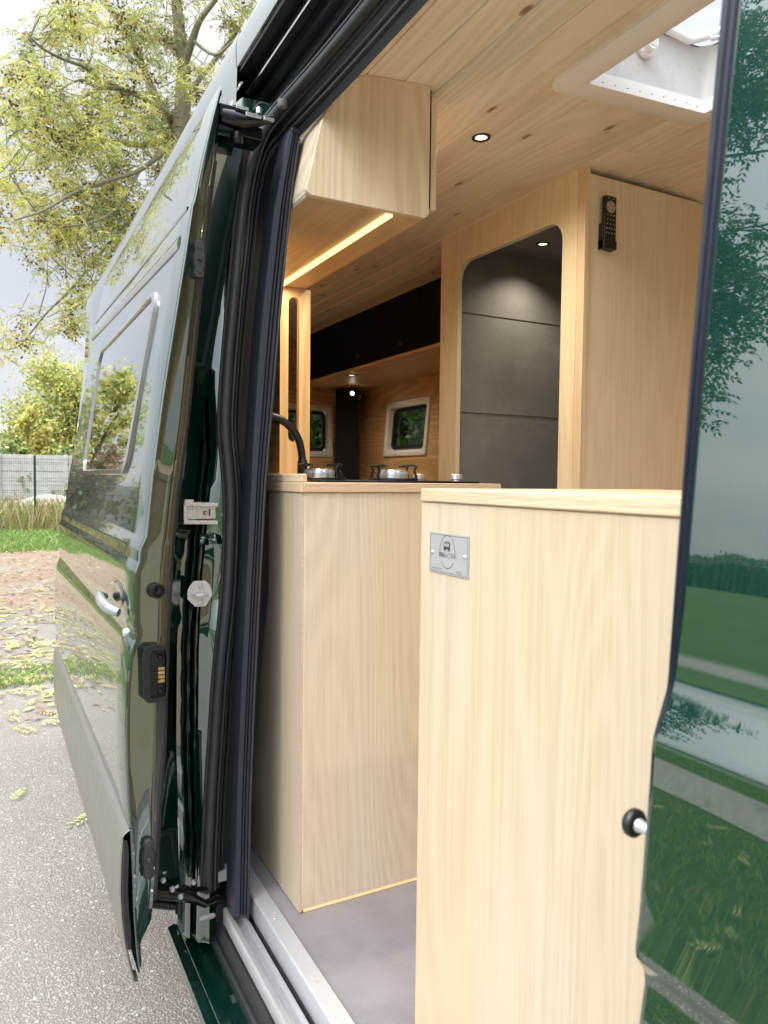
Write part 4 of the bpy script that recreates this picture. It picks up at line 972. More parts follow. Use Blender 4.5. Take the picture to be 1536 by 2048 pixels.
def wav(pts,amp,n_=14):
    o=[]
    for (a,b) in zip(pts,pts[1:]+pts[:1]):
        a=Vector(a);b=Vector(b); nn=max(2,int((b-a).length/1.0)); nn=min(nn,60)
        for k in range(nn):
            q=a.lerp(b,k/nn); o.append((q.x+rg_.uniform(-amp,amp),q.y+rg_.uniform(-amp,amp)))
    return o
sheet('asphalt',wav([(-2.15,-25),(30,-25),(30,9.8),(-2.3,9.0)],.30),.006,ASP)
sheet('leaf_covered_soil',wav([(-2.6,8.4),(30,8.9),(30,17.2),(-7.5,16.4)],.35),.003,LIT)
PATHN=[(-3.55,-25),(-3.0,-25),(-3.05,9),(-3.75,9)]
PATHM=simple('pale gravel path',(.30,.275,.24),.9,noise=.35,nscale=25,bump=.5,bscale=60)
sheet('gravel_path',wav([(-19,-60),(-14.5,-60),(-15,80),(-20,80)],.25),.004,PATHM)
sheet('gravel_strip',wav(PATHN,.10),.0045,PATHM)
sheet('gravel_yard',wav([(-20,26.3),(25,26.3),(25,33),(-20,33)],.4),.004,simple('pale rubble',(.50,.45,.40),.9,noise=.4,nscale=6,bump=.5,bscale=20))
# ------------------------------------------------------------------ foliage
def leafmat(name,col,tr=.35,var=.25):
    m,nt=newmat(name); n=N(nt)
    g=n('ShaderNodeNewGeometry'); rnd=g.outputs['Random Per Island']
    c=n.ramp(rnd,[(0,[v*(1-var) for v in col]),(1,[min(1,v*(1+var)) for v in col])])
    d=n('ShaderNodeBsdfDiffuse',{'Color':c}); t=n('ShaderNodeBsdfTranslucent',{'Color':c}); gl=n('ShaderNodeBsdfGlossy',{'Color':(.6,.6,.6,1),'Roughness':.45})
    mx=n('ShaderNodeMixShader',{0:tr,1:d.outputs[0],2:t.outputs[0]}); mx2=n('ShaderNodeMixShader',{0:.05,1:mx.outputs[0],2:gl.outputs[0]})
    out(n,nt,mx2.outputs[0]); return m
LF=[leafmat('leaf yellow',(.70,.64,.20)),leafmat('leaf yellow green',(.52,.55,.17)),leafmat('leaf green',(.28,.35,.12)),leafmat('leaf ochre',(.42,.30,.11)),leafmat('seed brown',(.115,.065,.035),.1)]
DGL=[leafmat('leaf dark green',(.07,.13,.035),.25),leafmat('leaf mid green',(.13,.20,.05),.25)]
BARK=simple('grey green bark',(.20,.18,.12),.85,noise=.4,nscale=22,bump=.6,bscale=60)
BARKD=simple('dark bark',(.09,.07,.05),.85,noise=.4,nscale=18)
def pinnate(mb,p,d,L,rng,mi,droop=.5,nl=6,wid=.017):
    "compound leaf: paired narrow leaflets along a drooping rachis"
    d=d.normalized(); side=d.cross(Vector((0,0,1)))
    if side.length<.1: side=Vector((1,0,0))
    side.normalize(); side=(side*math.cos(a:=rng.uniform(-1,1))+Vector((0,0,1))*math.sin(a)*.7).normalized()
    q=Vector(p); st=L/nl
    for i in range(nl):
        dd=(d+Vector((0,0,-droop*(i/nl)**1.2))).normalized(); q2=q+dd*st
        for s in ((-1,1) if i<nl-1 else (0,)):
            ld=(dd*.65+side*s*.9+Vector((0,0,-.25+rng.uniform(-.2,.2)))).normalized()
            ll=L*.30*rng.uniform(.8,1.15); wv=ld.cross(Vector((rng.uniform(-1,1),rng.uniform(-1,1),rng.uniform(.2,1)))).normalized()*wid*.5
            m_=q2+ld*ll*.45
            mb.add([q2,m_+wv,q2+ld*ll,m_-wv],[(0,1,2,3)],mi)
        q=q2
def simpleleaf(mb,p,L,rng,mi):
    d=Vector((rng.gauss(0,1),rng.gauss(0,1),rng.gauss(-.2,.8))).normalized(); w=d.cross(Vector((rng.gauss(0,1),rng.gauss(0,1),rng.gauss(0,1)))).normalized()*L*.28
    p=Vector(p); m_=p+d*L*.5
    mb.add([p,m_+w,p+d*L,m_-w],[(0,1,2,3)],mi)
def branch(mb,pts,r0,r1,rng,n=7,k=4):
    sp_=[Vector(q) for q in smoothtab([tuple(p) for p in pts],k)]
    m_=len(sp_)
    mb.tube(sp_,[r0+(r1-r0)*(i/(m_-1))**.8 for i in range(m_)],n,cap=True); return sp_
def twig(mb,a,b,r,rng,sag=.08):
    a=Vector(a);b=Vector(b); L=(b-a).length; o=[a]
    for t in (.33,.66): o.append(a.lerp(b,t)+Vector((rng.gauss(0,1),rng.gauss(0,1),rng.gauss(0,1)))*L*.09)
    o.append(b); mb.tube(o,[r,r*.75,r*.55,r*.3],5,cap=False); return o
# main tree : limbs traced in direction, given depths
rng=random.Random(42)
def T(px,py,y): return P(px,py,1,y)
wood_mb=MB(); allpts=[]
def limb(spec,r0,r1,n=8):
    pts=[T(*s) for s in spec]; s_=branch(wood_mb,pts,r0,r1,rng,n); allpts.extend(s_); return s_
base_=T(362,262,12.3)
wood_mb.tube([(base_.x+.2,12.5,-.1),(base_.x+.12,12.45,1.5),(base_.x+.05,12.4,4),(base_.x,12.3,base_.z)],[.36,.27,.20,.150],12)
limb([(362,262,12.3),(366,200,12.3),(368,130,12.25),(360,70,12.2),(352,0,12.2),(340,-90,12.2)],.150,.07,10)
limb([(368,130,12.25),(385,80,12.0),(400,40,11.8),(430,0,11.6),(470,-60,11.3)],.075,.03)
limb([(362,262,12.3),(340,235,12.5),(310,190,12.7),(275,110,12.8),(245,50,12.9),(205,0,13.0),(180,-50,13)],.085,.04)
limb([(345,240,12.4),(300,205,12.0),(255,182,11.7),(205,175,11.5),(165,195,11.3)],.060,.022)
limb([(255,182,11.7),(210,165,11.6),(170,135,11.5),(130,120,11.4),(90,100,11.3),(60,75,11.2)],.035,.014)
limb([(275,110,12.8),(240,60,12.2),(210,55,12)],.030,.012)
limb([(368,130,12.25),(335,85,12.6),(290,75,12.8),(265,70,12.8)],.035,.015)
limb([(362,262,12.3),(330,300,11.8),(280,340,11.4),(220,360,11),(150,385,10.8),(90,420,10.6),(30,440,10.4)],.050,.010)
limb([(362,262,12.3),(350,330,12.6),(310,400,12.8),(250,450,12.8),(190,520,12.6),(140,580,12.5),(90,630,12.4),(40,690,12.3),(5,700,12.3)],.045,.007)
limb([(280,340,11.4),(230,420,11),(160,450,10.9),(90,440,10.7),(20,350,10.6)],.024,.008)
limb([(362,262,12.3),(300,290,13.2),(210,280,13.6),(110,260,13.8),(20,250,14),(-60,240,14)],.065,.02)
limb([(330,300,11.8),(350,340,11.2),(340,420,10.9),(290,500,10.7)],.024,.008)
limb([(205,175,11.5),(160,160,11.4),(120,180,11.2)],.022,.010)
limb([(362,262,12.3),(450,200,12.6),(560,140,12.9),(680,90,13.1)],.06,.02)
limb([(366,200,12.3),(480,60,12.8),(600,-60,13),(700,-120,13)],.05,.02)
limb([(352,0,12.2),(420,-120,12.5),(520,-200,12.8)],.04,.015)
limb([(352,0,12.2),(300,-60,12),(200,-120,12)],.05,.02)
limb([(385,80,12),(430,110,11.6),(470,80,11.4),(520,60,11.2)],.03,.012)
blobs=[(90,80,45),(60,150,40),(130,140,55),(110,40,35),(190,120,45),(160,20,40),(250,20,50),(210,190,50),(270,170,35),(250,90,30),(310,30,45),(330,90,40),(400,30,50),(420,110,45),(470,60,50),(500,10,50),(390,170,35),(430,180,35),
(60,220,45),(20,240,50),(120,240,55),(180,260,55),(30,310,60),(100,320,60),(170,330,60),(240,290,55),(300,280,50),(340,330,40),(230,230,45),(300,230,40),(340,240,30),
(20,390,55),(90,400,60),(160,400,55),(230,370,55),(290,350,45),(30,450,45),(100,470,50),(170,470,50),(230,440,50),(270,420,40),(190,540,45),(230,510,45),(170,600,40),(120,620,35),(50,660,25),(200,590,40),(15,690,22),(150,650,15),(280,120,25),(360,380,40),(300,430,40),(260,500,35),(380,300,35),(560,-50,70),(660,0,75),(600,140,65),(720,90,70),(300,-140,75),(450,-170,80),(620,-150,80),(520,240,55),(640,260,60),(380,-80,60),(200,-110,70)]
blobs=[b for i,b in enumerate(blobs) if i not in (12,13,35,44,61)]
fol=MB(); seed=MB()
import bisect
def nearest(p):
    p=p+Vector((rng.gauss(0,.55),rng.gauss(0,.55),rng.gauss(0,.4)))
    return min(allpts,key=lambda q:(q-p).length_squared)
for (bx,by,br) in blobs:
    c0=T(bx,by,12)
    dep=rng.uniform(10.8,13.2); c=T(bx,by,dep); rad=br/F_PX*dep/.9
    nt_=max(4,int(br*.185))
    tone=rng.random()
    for k in range(nt_):
        u=Vector((rng.gauss(0,1),rng.gauss(0,1),rng.gauss(0,1))).normalized()*rad*rng.random()**.4*1.15
        e=c+Vector((u.x,u.y*1.6,u.z*.9)); a=nearest(e)
        L0=(a-e).length
        if L0>.9: a=a.lerp(e,1-.9/L0*.9)
        o=twig(wood_mb,a,e,rng.uniform(.005,.010),rng)
        nl_=rng.randint(11,16)
        for j in range(nl_):
            t=rng.random()**.6; i0=min(2,int(t*3)); pp=o[i0].lerp(o[i0+1],t*3-i0)+Vector((rng.gauss(0,.05),rng.gauss(0,.05),rng.gauss(0,.05)))
            if t<.45: pp=e+Vector((rng.gauss(0,.14),rng.gauss(0,.14),rng.gauss(0,.12)))
            d=Vector((rng.gauss(0,1),rng.gauss(0,1),rng.gauss(-.1,.5)))
            w=rng.random()*.6+tone*.4
            mi=0 if w>.64 else (1 if w>.38 else (2 if w>.20 else 3))
            pinnate(fol,pp,d,rng.uniform(.17,.27),rng,mi,nl=6,wid=.019)
        if rng.random()<.75:
            for j in range(26):
                pp=e+Vector((rng.gauss(0,.06),rng.gauss(0,.06),rng.gauss(-.05,.07))); simpleleaf(seed,pp,rng.uniform(.04,.07),rng,4)
tr=thing('ash_tree',(base_.x+.2,12.5,0),'large tree with yellow green feathery leaves and brown seed clusters rising behind the van','tree')
wood_mb.build('trunk',BARK,tr,smooth=60,weld=False,fix=False)
fol.build('crown',LF,tr,smooth=0,weld=False,fix=False); seed.build('seed_clusters',LF,tr,smooth=0,weld=False,fix=False)
print('tree leaves',len(fol.f),len(seed.f))
# generic tree
def gtree(name,x,y,h,rw,label,mats,n,leaf,seed_,low=.25,parent_group=None,pin=False,cat='tree',trunk=.12,wgt=None,barkm=None,squash=1.0,spread=.13):
    rn=random.Random(seed_); t=thing(name,(x,y,0),label,cat,parent_group)
    wb=MB(); lf=MB(); tips=[]
    wb.tube([(x,y,-.1),(x+rn.gauss(0,.05),y,h*.3),(x+rn.gauss(0,.15),y+rn.gauss(0,.1),h*.6),(x+rn.gauss(0,.2),y,h*.93)],[trunk,trunk*.75,trunk*.4,.02],8)
    nb=max(10,int(24*rw/2))
    for k in range(nb):
        zf=low+(1-low)*rn.random(); r_=rw*math.sqrt(max(.08,1-((zf-low-.42*(1-low))/(.62*(1-low)))**2))*rn.uniform(.65,1.05)
        a=rn.uniform(0,2*math.pi); e=Vector((x+math.cos(a)*r_,y+math.sin(a)*r_,h*zf*squash))
        s=Vector((x,y,h*max(.08,zf-.22)))
        m1=s.lerp(e,.5)+Vector((rn.gauss(0,.1),rn.gauss(0,.1),.12*r_))
        wb.tube([s,m1,e],[trunk*.28,trunk*.16,.012],5,cap=False); tips.append((s,m1,e))
    for k in range(n):
        s,m1,e=tips[rn.randrange(len(tips))]; u=rn.random()
        q=(m1.lerp(e,u) if rn.random()<.8 else s.lerp(m1,.5+u*.5))+Vector((rn.gauss(0,1),rn.gauss(0,1),rn.gauss(0,1)))*rw*spread
        q.z=max(q.z,.15)
        mi=rn.choices(range(len(mats)),weights=wgt)[0]
        if pin: pinnate(lf,q,Vector((rn.gauss(0,1),rn.gauss(0,1),rn.gauss(-.1,.5))),leaf*rn.uniform(.8,1.3),rn,mi,nl=4,wid=leaf*.12)
        else: simpleleaf(lf,q,leaf*rn.uniform(.7,1.3),rn,mi)
    wb.build('trunk',barkm or BARKD,t,smooth=60,weld=False,fix=False); lf.build('crown',mats,t,smooth=0,weld=False,fix=False); return t
GT='trees beyond the wire fence'
gtree('round_tree',2.95,36,6.35,2.3,'round yellow green tree behind the concrete wall at left',LF+DGL[1:],34000,.16,1,low=.12,spread=.2,wgt=[5,7,3.5,.3,.02,.8],trunk=.16)
gtree('young_tree',1.35,31,4.1,.75,'small golden yellow tree in front of the round tree',LF,3000,.16,2,low=.25,wgt=[8,2,.4,2,.01],trunk=.07)
gtree('bush',.3,29.5,2.7,1.2,'dull green bush leaning over the wall at far left',LF+DGL,2600,.20,3,low=.15,wgt=[.4,2,4,.2,.2,1,3],cat='bush',trunk=.06)
gtree('bush',2.5,29.2,2.55,1.0,'low green bush just above the wall by the van',LF+DGL,2200,.18,4,low=.15,wgt=[.4,2,4,.2,.2,1,3],cat='bush',trunk=.06)
gtree('bush',4.2,29.5,2.9,1.3,'green bush above the wall hidden partly by the van',LF+DGL,2200,.2,14,low=.15,wgt=[.6,3,4,.2,.2,1,2],cat='bush',trunk=.06)
gtree('round_tree',-3.2,34,7.6,2.0,'yellow green tree mirrored in the sliding door window',LF,6000,.26,5,low=.1,wgt=[4,4,4,.4,.05],trunk=.16)
gtree('poplar_tree',-3.7,48,8.5,.5,'tall slim poplar mirrored in the door window',LF+DGL,3500,.3,6,low=.08,wgt=[.3,1,3,.2,.3,2,3],trunk=.16)
gtree('bush',-2.6,27.6,3.9,1.7,'brown leafed bush behind the fence mirrored in the door',[leafmat('leaf russet',(.20,.13,.07)),leafmat('leaf dull brown',(.28,.20,.12)),DGL[1]],9000,.2,7,low=.1,wgt=[4,3,1.2],cat='bush',trunk=.07)
gtree('bush',-5.4,27.6,2.9,1.3,'green bush behind the fence mirrored in the door',LF+DGL,2600,.2,8,low=.1,wgt=[.4,2,4,.2,.2,1,3],cat='bush',trunk=.07)
# trees on the open side, mirrored in the front panel
def blobtree(name,label,x,y,h,blobs,seed_,mats,wgt):
    rn=random.Random(seed_); t=thing(name,(x,y,0),label,'tree'); wb=MB(); lf=MB()
    wb.tube([(x,y,-.1),(x+.1,y,h*.3),(x+.3,y-.3,h*.6),(x+.2,y-.2,h)],[.26,.2,.13,.04],10)
    for (az,el,dist,rad,nn) in blobs:
        a=R(az); c=Vector((.42+math.cos(a)*dist,.30+math.sin(a)*dist,1.6+dist*math.tan(R(el))))
        s0=Vector((x+.2,y-.2,min(h*.95,c.z+rn.uniform(-.2,.9)))); m1=s0.lerp(c,.5)+Vector((0,0,.3))
        wb.tube([s0,m1,c],[.05,.03,.010],6,cap=False)
        for k in range(int(nn*1.7)):
            u=Vector((rn.gauss(0,1),rn.gauss(0,1),rn.gauss(0,1))).normalized()*rad*rn.random()**.45; e=c+u
            wb.tube([c.lerp(m1,rn.random()*.5),c+u*.5,e],[.012,.008,.004],4,cap=False)
            for q in range(rn.randint(5,9)):
                pinnate(lf,e+Vector((rn.gauss(0,.12),rn.gauss(0,.12),rn.gauss(0,.12))),Vector((rn.gauss(0,1),rn.gauss(0,1),rn.gauss(-.3,.5))),rn.uniform(.20,.34),rn,rn.choices(range(len(mats)),weights=wgt)[0],nl=5,wid=.035)
    wb.build('trunk',BARKD,t,smooth=60,weld=False,fix=False); lf.build('crown',mats,t,smooth=0,weld=False,fix=False); return t
B2=[(136,38,9,.8,26),(139,36.5,9.3,.8,26),(138,32,9,.6,20),(141,33,9.4,.45,9),(144,35,9,.6,14),(136,27,9,.6,16),(138.5,23.5,9,.45,14),(140.5,22,9,.5,16),(138.8,19.5,8.8,.5,18),(141.5,18.5,9,.5,14),(139.2,15.5,8.8,.35,8),(139.4,12.5,8.8,.28,6),(143,25,9.3,.3,4),(135,20,9,.7,20),(134,14,9,.7,18),(145.5,30,9,.35,5),(133,32,9,.9,26)]
blobtree('overhanging_tree','tree with drooping branches overhanging the car park on the open side',-7.4,9.3,9.5,B2,31,[leafmat('leaf backlit shade green',(.035,.085,.03),.15),DGL[0],DGL[1]],[5,3,1])  # backlit shade of this tree is put into its dark leaf colours
gtree('far_tree',-17,20,9,2.6,'broad tree standing alone past the gravel path',LF+DGL,4200,.34,10,low=.15,pin=True,wgt=[1,2,3,.2,.1,2,3],trunk=.24)
# behind the van (seen through its rear windows)
for i,(x,y,h) in enumerate(((7.2,11.5,6),(9.6,15,7),(5.0,14,6.5),(12.5,11,7),(11.5,19,8))):
    gtree('dark_tree',x,y,h,2.4,['dark green tree behind the van','taller dark green tree behind the van','dark green tree nearest the ash tree','dark green tree at the far right behind the van','dark green tree farthest behind the van'][i],DGL+LF[1:3],7000,.46,20+i,low=.03,wgt=[5,3,.6,.8],trunk=.14)
rn=random.Random(55); hg=thing('hedge',(8,10.5,0),'dense dark hedge seen through the rear windows of the van','hedge'); mb=MB()
for k in range(46000): simpleleaf(mb,(rn.uniform(3.6,16),9.5+rn.random()**2*2+rn.uniform(0,.6)*math.sin(k),rn.uniform(.05,5.2)),rn.uniform(.07,.14),rn,rn.choices(range(4),weights=[6,3,.5,.3])[0])
mb.build('hedge_leaves',DGL+LF[1:3],hg,smooth=0,weld=False,fix=False)
for k in range(12): MB().tube([(4+k,10.4,0),(4.1+k,10.5,2),(4+k,10.4,4.6)],[.06,.05,.02],6).build('hedge_stem',BARKD,hg)
# far wood along the horizon on the open side
mb=MB(); rn=random.Random(77); rows=[[],[],[],[]]
for k in range(900):
    a=R(100+k*.13); hh=4.6*(1+.10*math.sin(a*19)+.07*math.sin(a*47)+.06*math.sin(a*131))+rn.uniform(-.25,.25)
    for rr_i,(d_,z_) in enumerate(((126+rn.uniform(-1,1),0),(127+rn.uniform(-1,1),hh*.75),(131,hh),(140,hh*.9))): rows[rr_i].append((math.cos(a)*d_,math.sin(a)*d_*1.2+20,z_))
mb.grid(rows)
for k in range(14000):
    a=rn.uniform(R(100),R(217)); hh=4.6*(1+.10*math.sin(a*19)+.07*math.sin(a*47)+.06*math.sin(a*131)); d_=rn.uniform(124.5,130)
    simpleleaf(mb,(math.cos(a)*d_,math.sin(a)*d_*1.2+20,rn.random()**.5*hh),rn.uniform(.3,.6),rn,rn.randrange(2))
DGL0=DGL; DGL=[simple('far wood foliage',(.085,.12,.07),.95,noise=.35,nscale=.8,spec=.05),leafmat('far leaf',(.10,.14,.075),.2)]
w=mb.build('far_wood',DGL,None,smooth=0,weld=False,fix=False); tag(w,None,None,kind='stuff'); w['label']='dark far off wood along the horizon across the meadow'; w['category']='woodland'
# ------------------------------------------------------------------ fence, wall, building
WIRE=simple('green fence wire',(.02,.045,.032),.5); POST=simple('dark green post',(.012,.055,.040),.4,noise=.1)
FYF=23.0
p70=P(70,1000,1,FYF).x
fence=thing('wire_fence',(p70,FYF,0),'green welded mesh fence with dark green posts along the grass','fence')
xsP=[p70+2.5*k for k in range(-9,7)]
for xp in xsP: MB().box((xp-.032,FYF-.03,0),(xp+.032,FYF+.03,2.10)).build('post',POST,fence,bevel=.004)
for xp in xsP[:-1]:
    mb=MB(); k=0; xx=xp+.05
    while xx<xp+2.47: mb.box((xx-.003,FYF-.003,.05),(xx+.003,FYF+.003,2.02)); xx+=.055
    for zz in [.06+.2*i for i in range(10)]+[2.0]: mb.box((xp+.03,FYF-.006,zz-.0035),(xp+2.47,FYF-.0031,zz+.0035))
    mb.build('mesh_panel',WIRE,fence,smooth=0,weld=False)
mb=MB(); rn=random.Random(91); rows=[]
for i in range(9):
    y=26.3+i*.24; rows.append([(x*.3-12,y,max(0.0,math.sin(math.pi*i/8))*(.62+.2*math.sin(x*.31)+.13*math.sin(x*.83+1)+rn.uniform(-.09,.09))) for x in range(90)])
mb.grid(rows); structure(mb.build('rubble_mound',simple('pale rubble heap',(.56,.52,.46),.95,noise=.35,nscale=7,bump=.8,bscale=18),None,smooth=30))
CONC=simple('pale concrete wall',(.50,.49,.47),.85,noise=.2,nscale=3,bump=.4,bscale=25)
wl=thing('concrete_wall',(0,28.5,0),'pale concrete panel wall with horizontal boards behind the wire fence','wall')
for i in range(-9,8):
    mb=MB(); x0=i*2.1+.3; dip=.0
    for j in range(6): mb.box((x0+.06,28.5,.02+j*.33),(x0+2.04,28.55,.02+j*.33+.318))
    mb.prism([(x0+.06,2.0),(x0+2.04,2.0),(x0+2.04,2.12),(x0+1.5,2.18),(x0+1.05,2.30),(x0+.6,2.18),(x0+.06,2.12)],1,28.5,28.55) if i<0 else mb.box((x0+.06,28.5,2.0),(x0+2.04,28.55,2.25))
    mb.build('wall_panel',CONC,wl,smooth=0,bevel=.008)
    MB().box((x0-.06,28.46,0),(x0+.055,28.59,2.28)).build('wall_post',CONC,wl,bevel=.008)
bd=thing('white_building',(-2,62,0),'low building with a white pitched roof at far left','building')
q0=P(0,830,1,62); q1=P(30,866,1,62)
bx1=q1.x+.3; 
mb=MB(); mb.box((bx1-6,62,0),(bx1-.4,74,q1.z)); mb.build('wall',simple('cream render',(.62,.60,.54),.9,noise=.08),bd)
mb=MB(); mb.grid([[(bx1-6.5,61.6,q1.z-.05),(bx1,61.6,q1.z-.05)],[(bx1-6.5,68,q1.z+3.0),(bx1-3,68,q1.z+3.0)],[(bx1-6.5,74.4,q1.z),(bx1,74.4,q1.z)]]); mb.build('roof',simple('white metal roof',(.80,.80,.82),.5,noise=.05),bd)
# ------------------------------------------------------------------ grass and leaves (stuff)
def blades(name,label,x0,x1,y0,y1,n,h0,h1,w,mats,seed_,cat='grass',wgt=None,lean=.35):
    rn=random.Random(seed_); mb=MB()
    for k in range(n):
        x=rn.uniform(x0,x1); y=rn.uniform(y0,y1); h=rn.uniform(h0,h1); a=rn.uniform(0,2*math.pi); dx,dy=math.cos(a)*w,math.sin(a)*w
        lx,ly=rn.gauss(0,lean)*h,rn.gauss(0,lean)*h
        mb.add([(x-dx,y-dy,0),(x+dx,y+dy,0),(x+lx+dx*.4,y+ly+dy*.4,h*.6),(x+lx*2,y+ly*2,h)],[(0,1,2),(0,2,3)],rn.choices(range(len(mats)),weights=wgt)[0])
    o=mb.build(name,mats,None,smooth=0,weld=False,fix=False); o['kind']='stuff'; o['label']=label; o['category']=cat; return o
GB=[leafmat('grass blade green',(.17,.30,.06),.3),leafmat('grass blade light',(.30,.42,.10),.3),leafmat('dry grass straw',(.55,.46,.24),.3),leafmat('dry grass brown',(.34,.25,.13),.3)]
blades('grass_strip','bright green grass strip in front of the wire fence',-9,9,16.2,22.9,26000,.04,.13,.010,GB,1,wgt=[4,5,.5,.1])
blades('dry_grass','tall dry straw coloured grass along the foot of the wire fence',-9,9,22.4,26.5,11000,.25,1.05,.010,GB,2,wgt=[.5,1.2,5,2.4],lean=.12)
blades('dry_grass','short dry weeds growing on the rubble yard before the concrete wall',-9,9,26.4,28.4,3500,.1,.8,.012,GB,3,wgt=[1,2,3,2],lean=.15)
blades('grass_verge','narrow rough green verge along the edge of the asphalt',-3.0,-2.1,-2,9,20000,.015,.055,.003,GB,4,wgt=[5,4,1,.2])
blades('grass_verge','longer meadow grass beyond the narrow gravel strip',-9,-3.7,-1,16,32000,.02,.08,.006,GB,6,wgt=[5,4,1,.2])
blades('grass_patch','small green grass tufts pushing through the leaves by the van',-2.6,.60,5.9,6.5,2600,.03,.09,.006,GB,5,wgt=[5,4,.3,.1])
rn=random.Random(8); mb=MB()
def ground_leaf(mb,x,y,L,mi,rn):
    a=rn.uniform(0,2*math.pi); d=Vector((math.cos(a),math.sin(a),0)); s=Vector((-d.y,d.x,0)); nl=7; q=Vector((x,y,.012+rn.random()*.012)); z0=q.z
    for i in range(nl):
        q2=q+d*(L/nl)
        for sg in ((-1,1) if i<nl-1 else (0,)):
            ld=(d*.7+s*sg*.8+Vector((0,0,rn.uniform(-.05,.25)))).normalized(); ll=L*.30*rn.uniform(.8,1.2); wv=ld.cross(Vector((0,0,1))).normalized()*L*.040; m_=q2+ld*ll*.5+Vector((0,0,.004))
            mb.add([q2,m_+wv,q2+ld*ll,m_-wv],[(0,1,2,3)],mi)
        q=q2
GL=[leafmat('fallen leaf pale yellow',(.66,.62,.28),.15),leafmat('fallen leaf lime',(.50,.56,.20),.15),leafmat('fallen leaf brown',(.36,.22,.14),.1),leafmat('fallen leaf dark',(.16,.09,.06),.1)]
n1=0
while n1<1500:
    y=rn.uniform(3.2,11); x=rn.uniform(-3.5,2.2)
    if rn.random()>min(1,max(.02,(y-3.1)/2.2)) or (math.sin(x*1.7+y*1.1)+math.sin(y*2.3)+rn.gauss(0,.6)<-.4): continue
    ground_leaf(mb,x,y,rn.uniform(.09,.19),rn.choices([0,1,2],weights=[5,3,1.2])[0],rn); n1+=1
for k in range(9000):
    y=rn.uniform(5,17); x=rn.uniform(-5.5,4)
    if y<6.0 and rn.random()>.35: continue
    p=(x,y,rn.uniform(.008,.03)); a=rn.uniform(0,6.28); L=rn.uniform(.03,.09); d=Vector((math.cos(a),math.sin(a),rn.uniform(-.1,.3))); w_=Vector((-d.y,d.x,0))*L*.3; p=Vector(p)
    mb.add([p,p+d*L*.5+w_,p+d*L,p+d*L*.5-w_],[(0,1,2,3)],rn.choices([0,1,2,3],weights=[3,1.2,5,3])[0])
for k in range(130):
    y=rn.uniform(-1,4); x=rn.uniform(-5,-.6); ground_leaf(mb,x,y,rn.uniform(.05,.11),rn.choices([0,1,2],weights=[4,3,1.2])[0],rn)
# a few single leaves near the door as in the photo
for (px,py) in ((72,1450),(30,1452),(75,1395),(40,1340),(95,1300),(20,1300)):
    g=P(px,py,2,.01); ground_leaf(mb,g.x,g.y,.20,0,rn)
o=mb.build('fallen_leaves',GL,None,smooth=0,weld=False,fix=False); o['kind']='stuff'; o['label']='fallen yellow and brown leaves scattered over the asphalt and soil'; o['category']='leaves'
# loose grit on the asphalt near the camera
mb=MB(); rn=random.Random(9)
for k in range(2600):
    y=rn.uniform(1.5,4.5); x=rn.uniform(-.7,.9); s=rn.uniform(.0012,.0042)*(1 if rn.random()<.93 else 1.8)
    vs=[Vector((rn.uniform(.6,1)*a*s,rn.uniform(.6,1)*b*s,rn.uniform(.5,.9)*c*s+s*.5)) for a,b,c in ((1,0,0),(0,1,0),(-1,0,0),(0,-1,0),(0,0,1),(0,0,-1))]
    ang=rn.uniform(0,6.28); M=Matrix.Translation((x,y,.006))@Matrix.Rotation(ang,4,'Z')
    mb.add([M@v for v in vs],[(0,1,4),(1,2,4),(2,3,4),(3,0,4),(1,0,5),(2,1,5),(3,2,5),(0,3,5)])
o=mb.build('grit',leafmat('pale grit',(.50,.46,.40),0,.35),None,smooth=0,weld=False,fix=False); o['kind']='stuff'; o['label']='small pale grit stones lying on the asphalt by the sill'; o['category']='gravel'
# wheel under the van, seen from other positions; cab front closure
mb=MB(); mb.lathe([(.20,-.10),(.33,-.10),(.345,-.08),(.345,.08),(.33,.10),(.20,.10)],(.56,3.75,.345),0,36); mb.build('tyre',RUBBER,van,smooth=40)
mb=MB(); mb.lathe([(.001,-.06),(.08,-.075),(.19,-.05),(.205,-.095),(.205,.09),(.001,.09)],(.56,3.75,.345),0,30); mb.build('rim',SATB,van,smooth=40)
mb=MB(); mb.box((.44,-1.5,.40),(2.45,4.70,.44)); mb.build('underbody',DARKIN,van)
# ------------------------------------------------------------------ sky, sun, camera
SUN_EL,SUN_AZ=R(46),R(198)   # azimuth as direction vector angle from +X, counter-clockwise
w=bpy.data.worlds.new('World'); SC.world=w; w.use_nodes=True; nt=w.node_tree; nt.nodes.clear(); n=N(nt)
sky=n('ShaderNodeTexSky',sky_type='NISHITA',sun_disc=False,sun_elevation=SUN_EL,sun_rotation=math.pi/2-SUN_AZ,air_density=1.0,dust_density=3.0,ozone_density=1.0)
tc=n('ShaderNodeTexCoord').outputs['Generated']
sep=n('ShaderNodeSeparateXYZ',{0:tc})
zz=n.math('MAXIMUM',sep.outputs[2],0.0)
pv=n('ShaderNodeVectorMath',{0:tc,1:n('ShaderNodeCombineXYZ',{'X':n.math('ADD',zz,.18),'Y':n.math('ADD',zz,.18),'Z':1.0}).outputs[0]},operation='DIVIDE').outputs[0]
c1=n('ShaderNodeTexNoise',{'Vector':pv,'Scale':.9,'Detail':7,'Roughness':.55,'Distortion':.3}).outputs['Fac']
cl=n.ramp(c1,[(.30,(.80,.85,.96)),(.50,(.93,.96,1.02)),(.66,(1.08,1.08,1.08))])
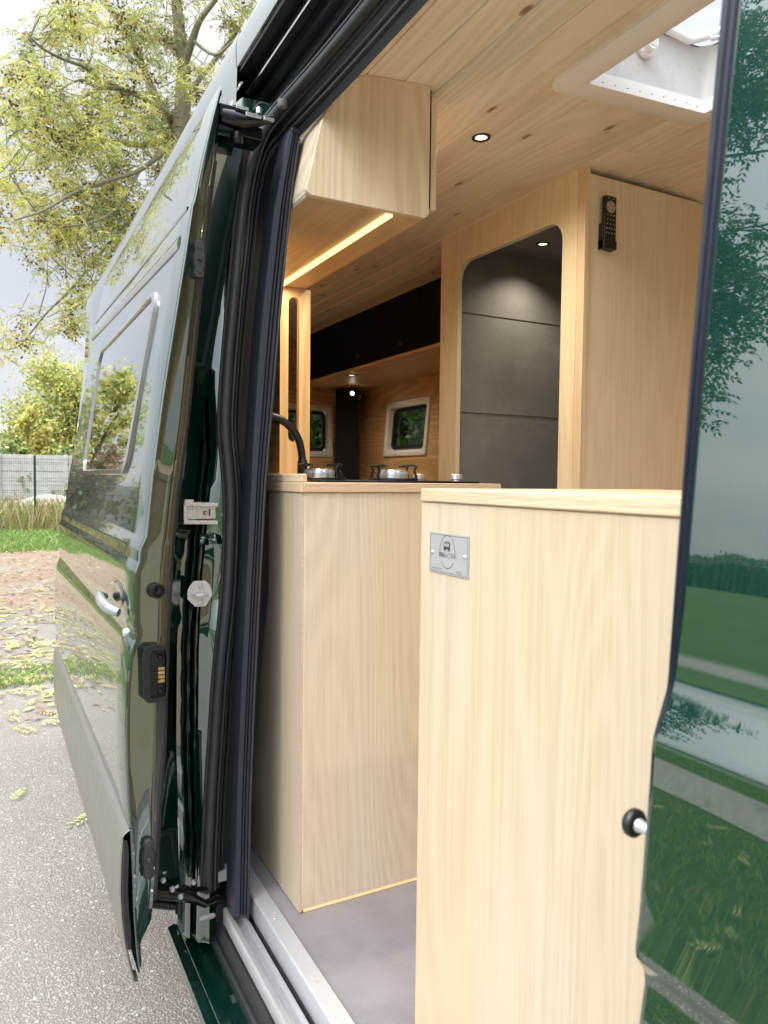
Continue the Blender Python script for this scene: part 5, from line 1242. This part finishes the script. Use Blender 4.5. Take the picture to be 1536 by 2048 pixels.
# overcast luminance: brighter overhead, and on the sun's side
lum=n.math('MULTIPLY_ADD',n.math('POWER',zz,4.8),4.2,.64)
sd=(math.cos(SUN_AZ)*math.cos(SUN_EL),math.sin(SUN_AZ)*math.cos(SUN_EL),math.sin(SUN_EL))
dp=n('ShaderNodeVectorMath',{0:tc,1:sd},operation='DOT_PRODUCT').outputs['Value']
gl=n.math('POWER',n.math('MAXIMUM',dp,0.0),2.2)
lum=n.math('MULTIPLY_ADD',gl,2.4,lum)
cloud=n('ShaderNodeVectorMath',{0:cl,'Scale':n.math('MULTIPLY',lum,SKYK:=7.6)},operation='SCALE').outputs[0]
mixc=n.mix(.90,sky.outputs[0],cloud)
bg=n('ShaderNodeBackground',{'Color':mixc,'Strength':.13})
wo=nt.nodes.new('ShaderNodeOutputWorld'); nt.links.new(bg.outputs[0],wo.inputs[0])
L=bpy.data.lights.new('sun','SUN'); L.energy=1.25; L.angle=R(24); L.color=(1,.97,.92)
so=bpy.data.objects.new('sun',L); COL.objects.link(so); so.rotation_euler=Vector(sd).to_track_quat('Z','Y').to_euler(); so.location=(0,0,20)
cam=bpy.data.cameras.new('camera'); co=bpy.data.objects.new('camera',cam); COL.objects.link(co)
cam.sensor_fit='VERTICAL'; cam.sensor_height=36; cam.sensor_width=27; cam.lens=F_PX/2048*36; cam.clip_start=.02; cam.clip_end=2000
Mx=Matrix((( RT.x,UP.x,-FW.x,CAM.x),(RT.y,UP.y,-FW.y,CAM.y),(RT.z,UP.z,-FW.z,CAM.z),(0,0,0,1)))
co.matrix_world=Mx
cam.dof.use_dof=True; cam.dof.focus_distance=1.9; cam.dof.aperture_fstop=9
SC.camera=co
vs=SC.view_settings; vs.view_transform='Standard'; vs.look='None'; vs.gamma=1; vs.use_curve_mapping=False; vs.exposure=0.5
SC.cycles.max_bounces=10; SC.cycles.diffuse_bounces=6; SC.cycles.glossy_bounces=5; SC.cycles.transparent_max_bounces=12; SC.cycles.transmission_bounces=6
SC.cycles.use_denoising=True; SC.cycles.sample_clamp_indirect=6
SC.cycles.caustics_reflective=False; SC.cycles.caustics_refractive=False
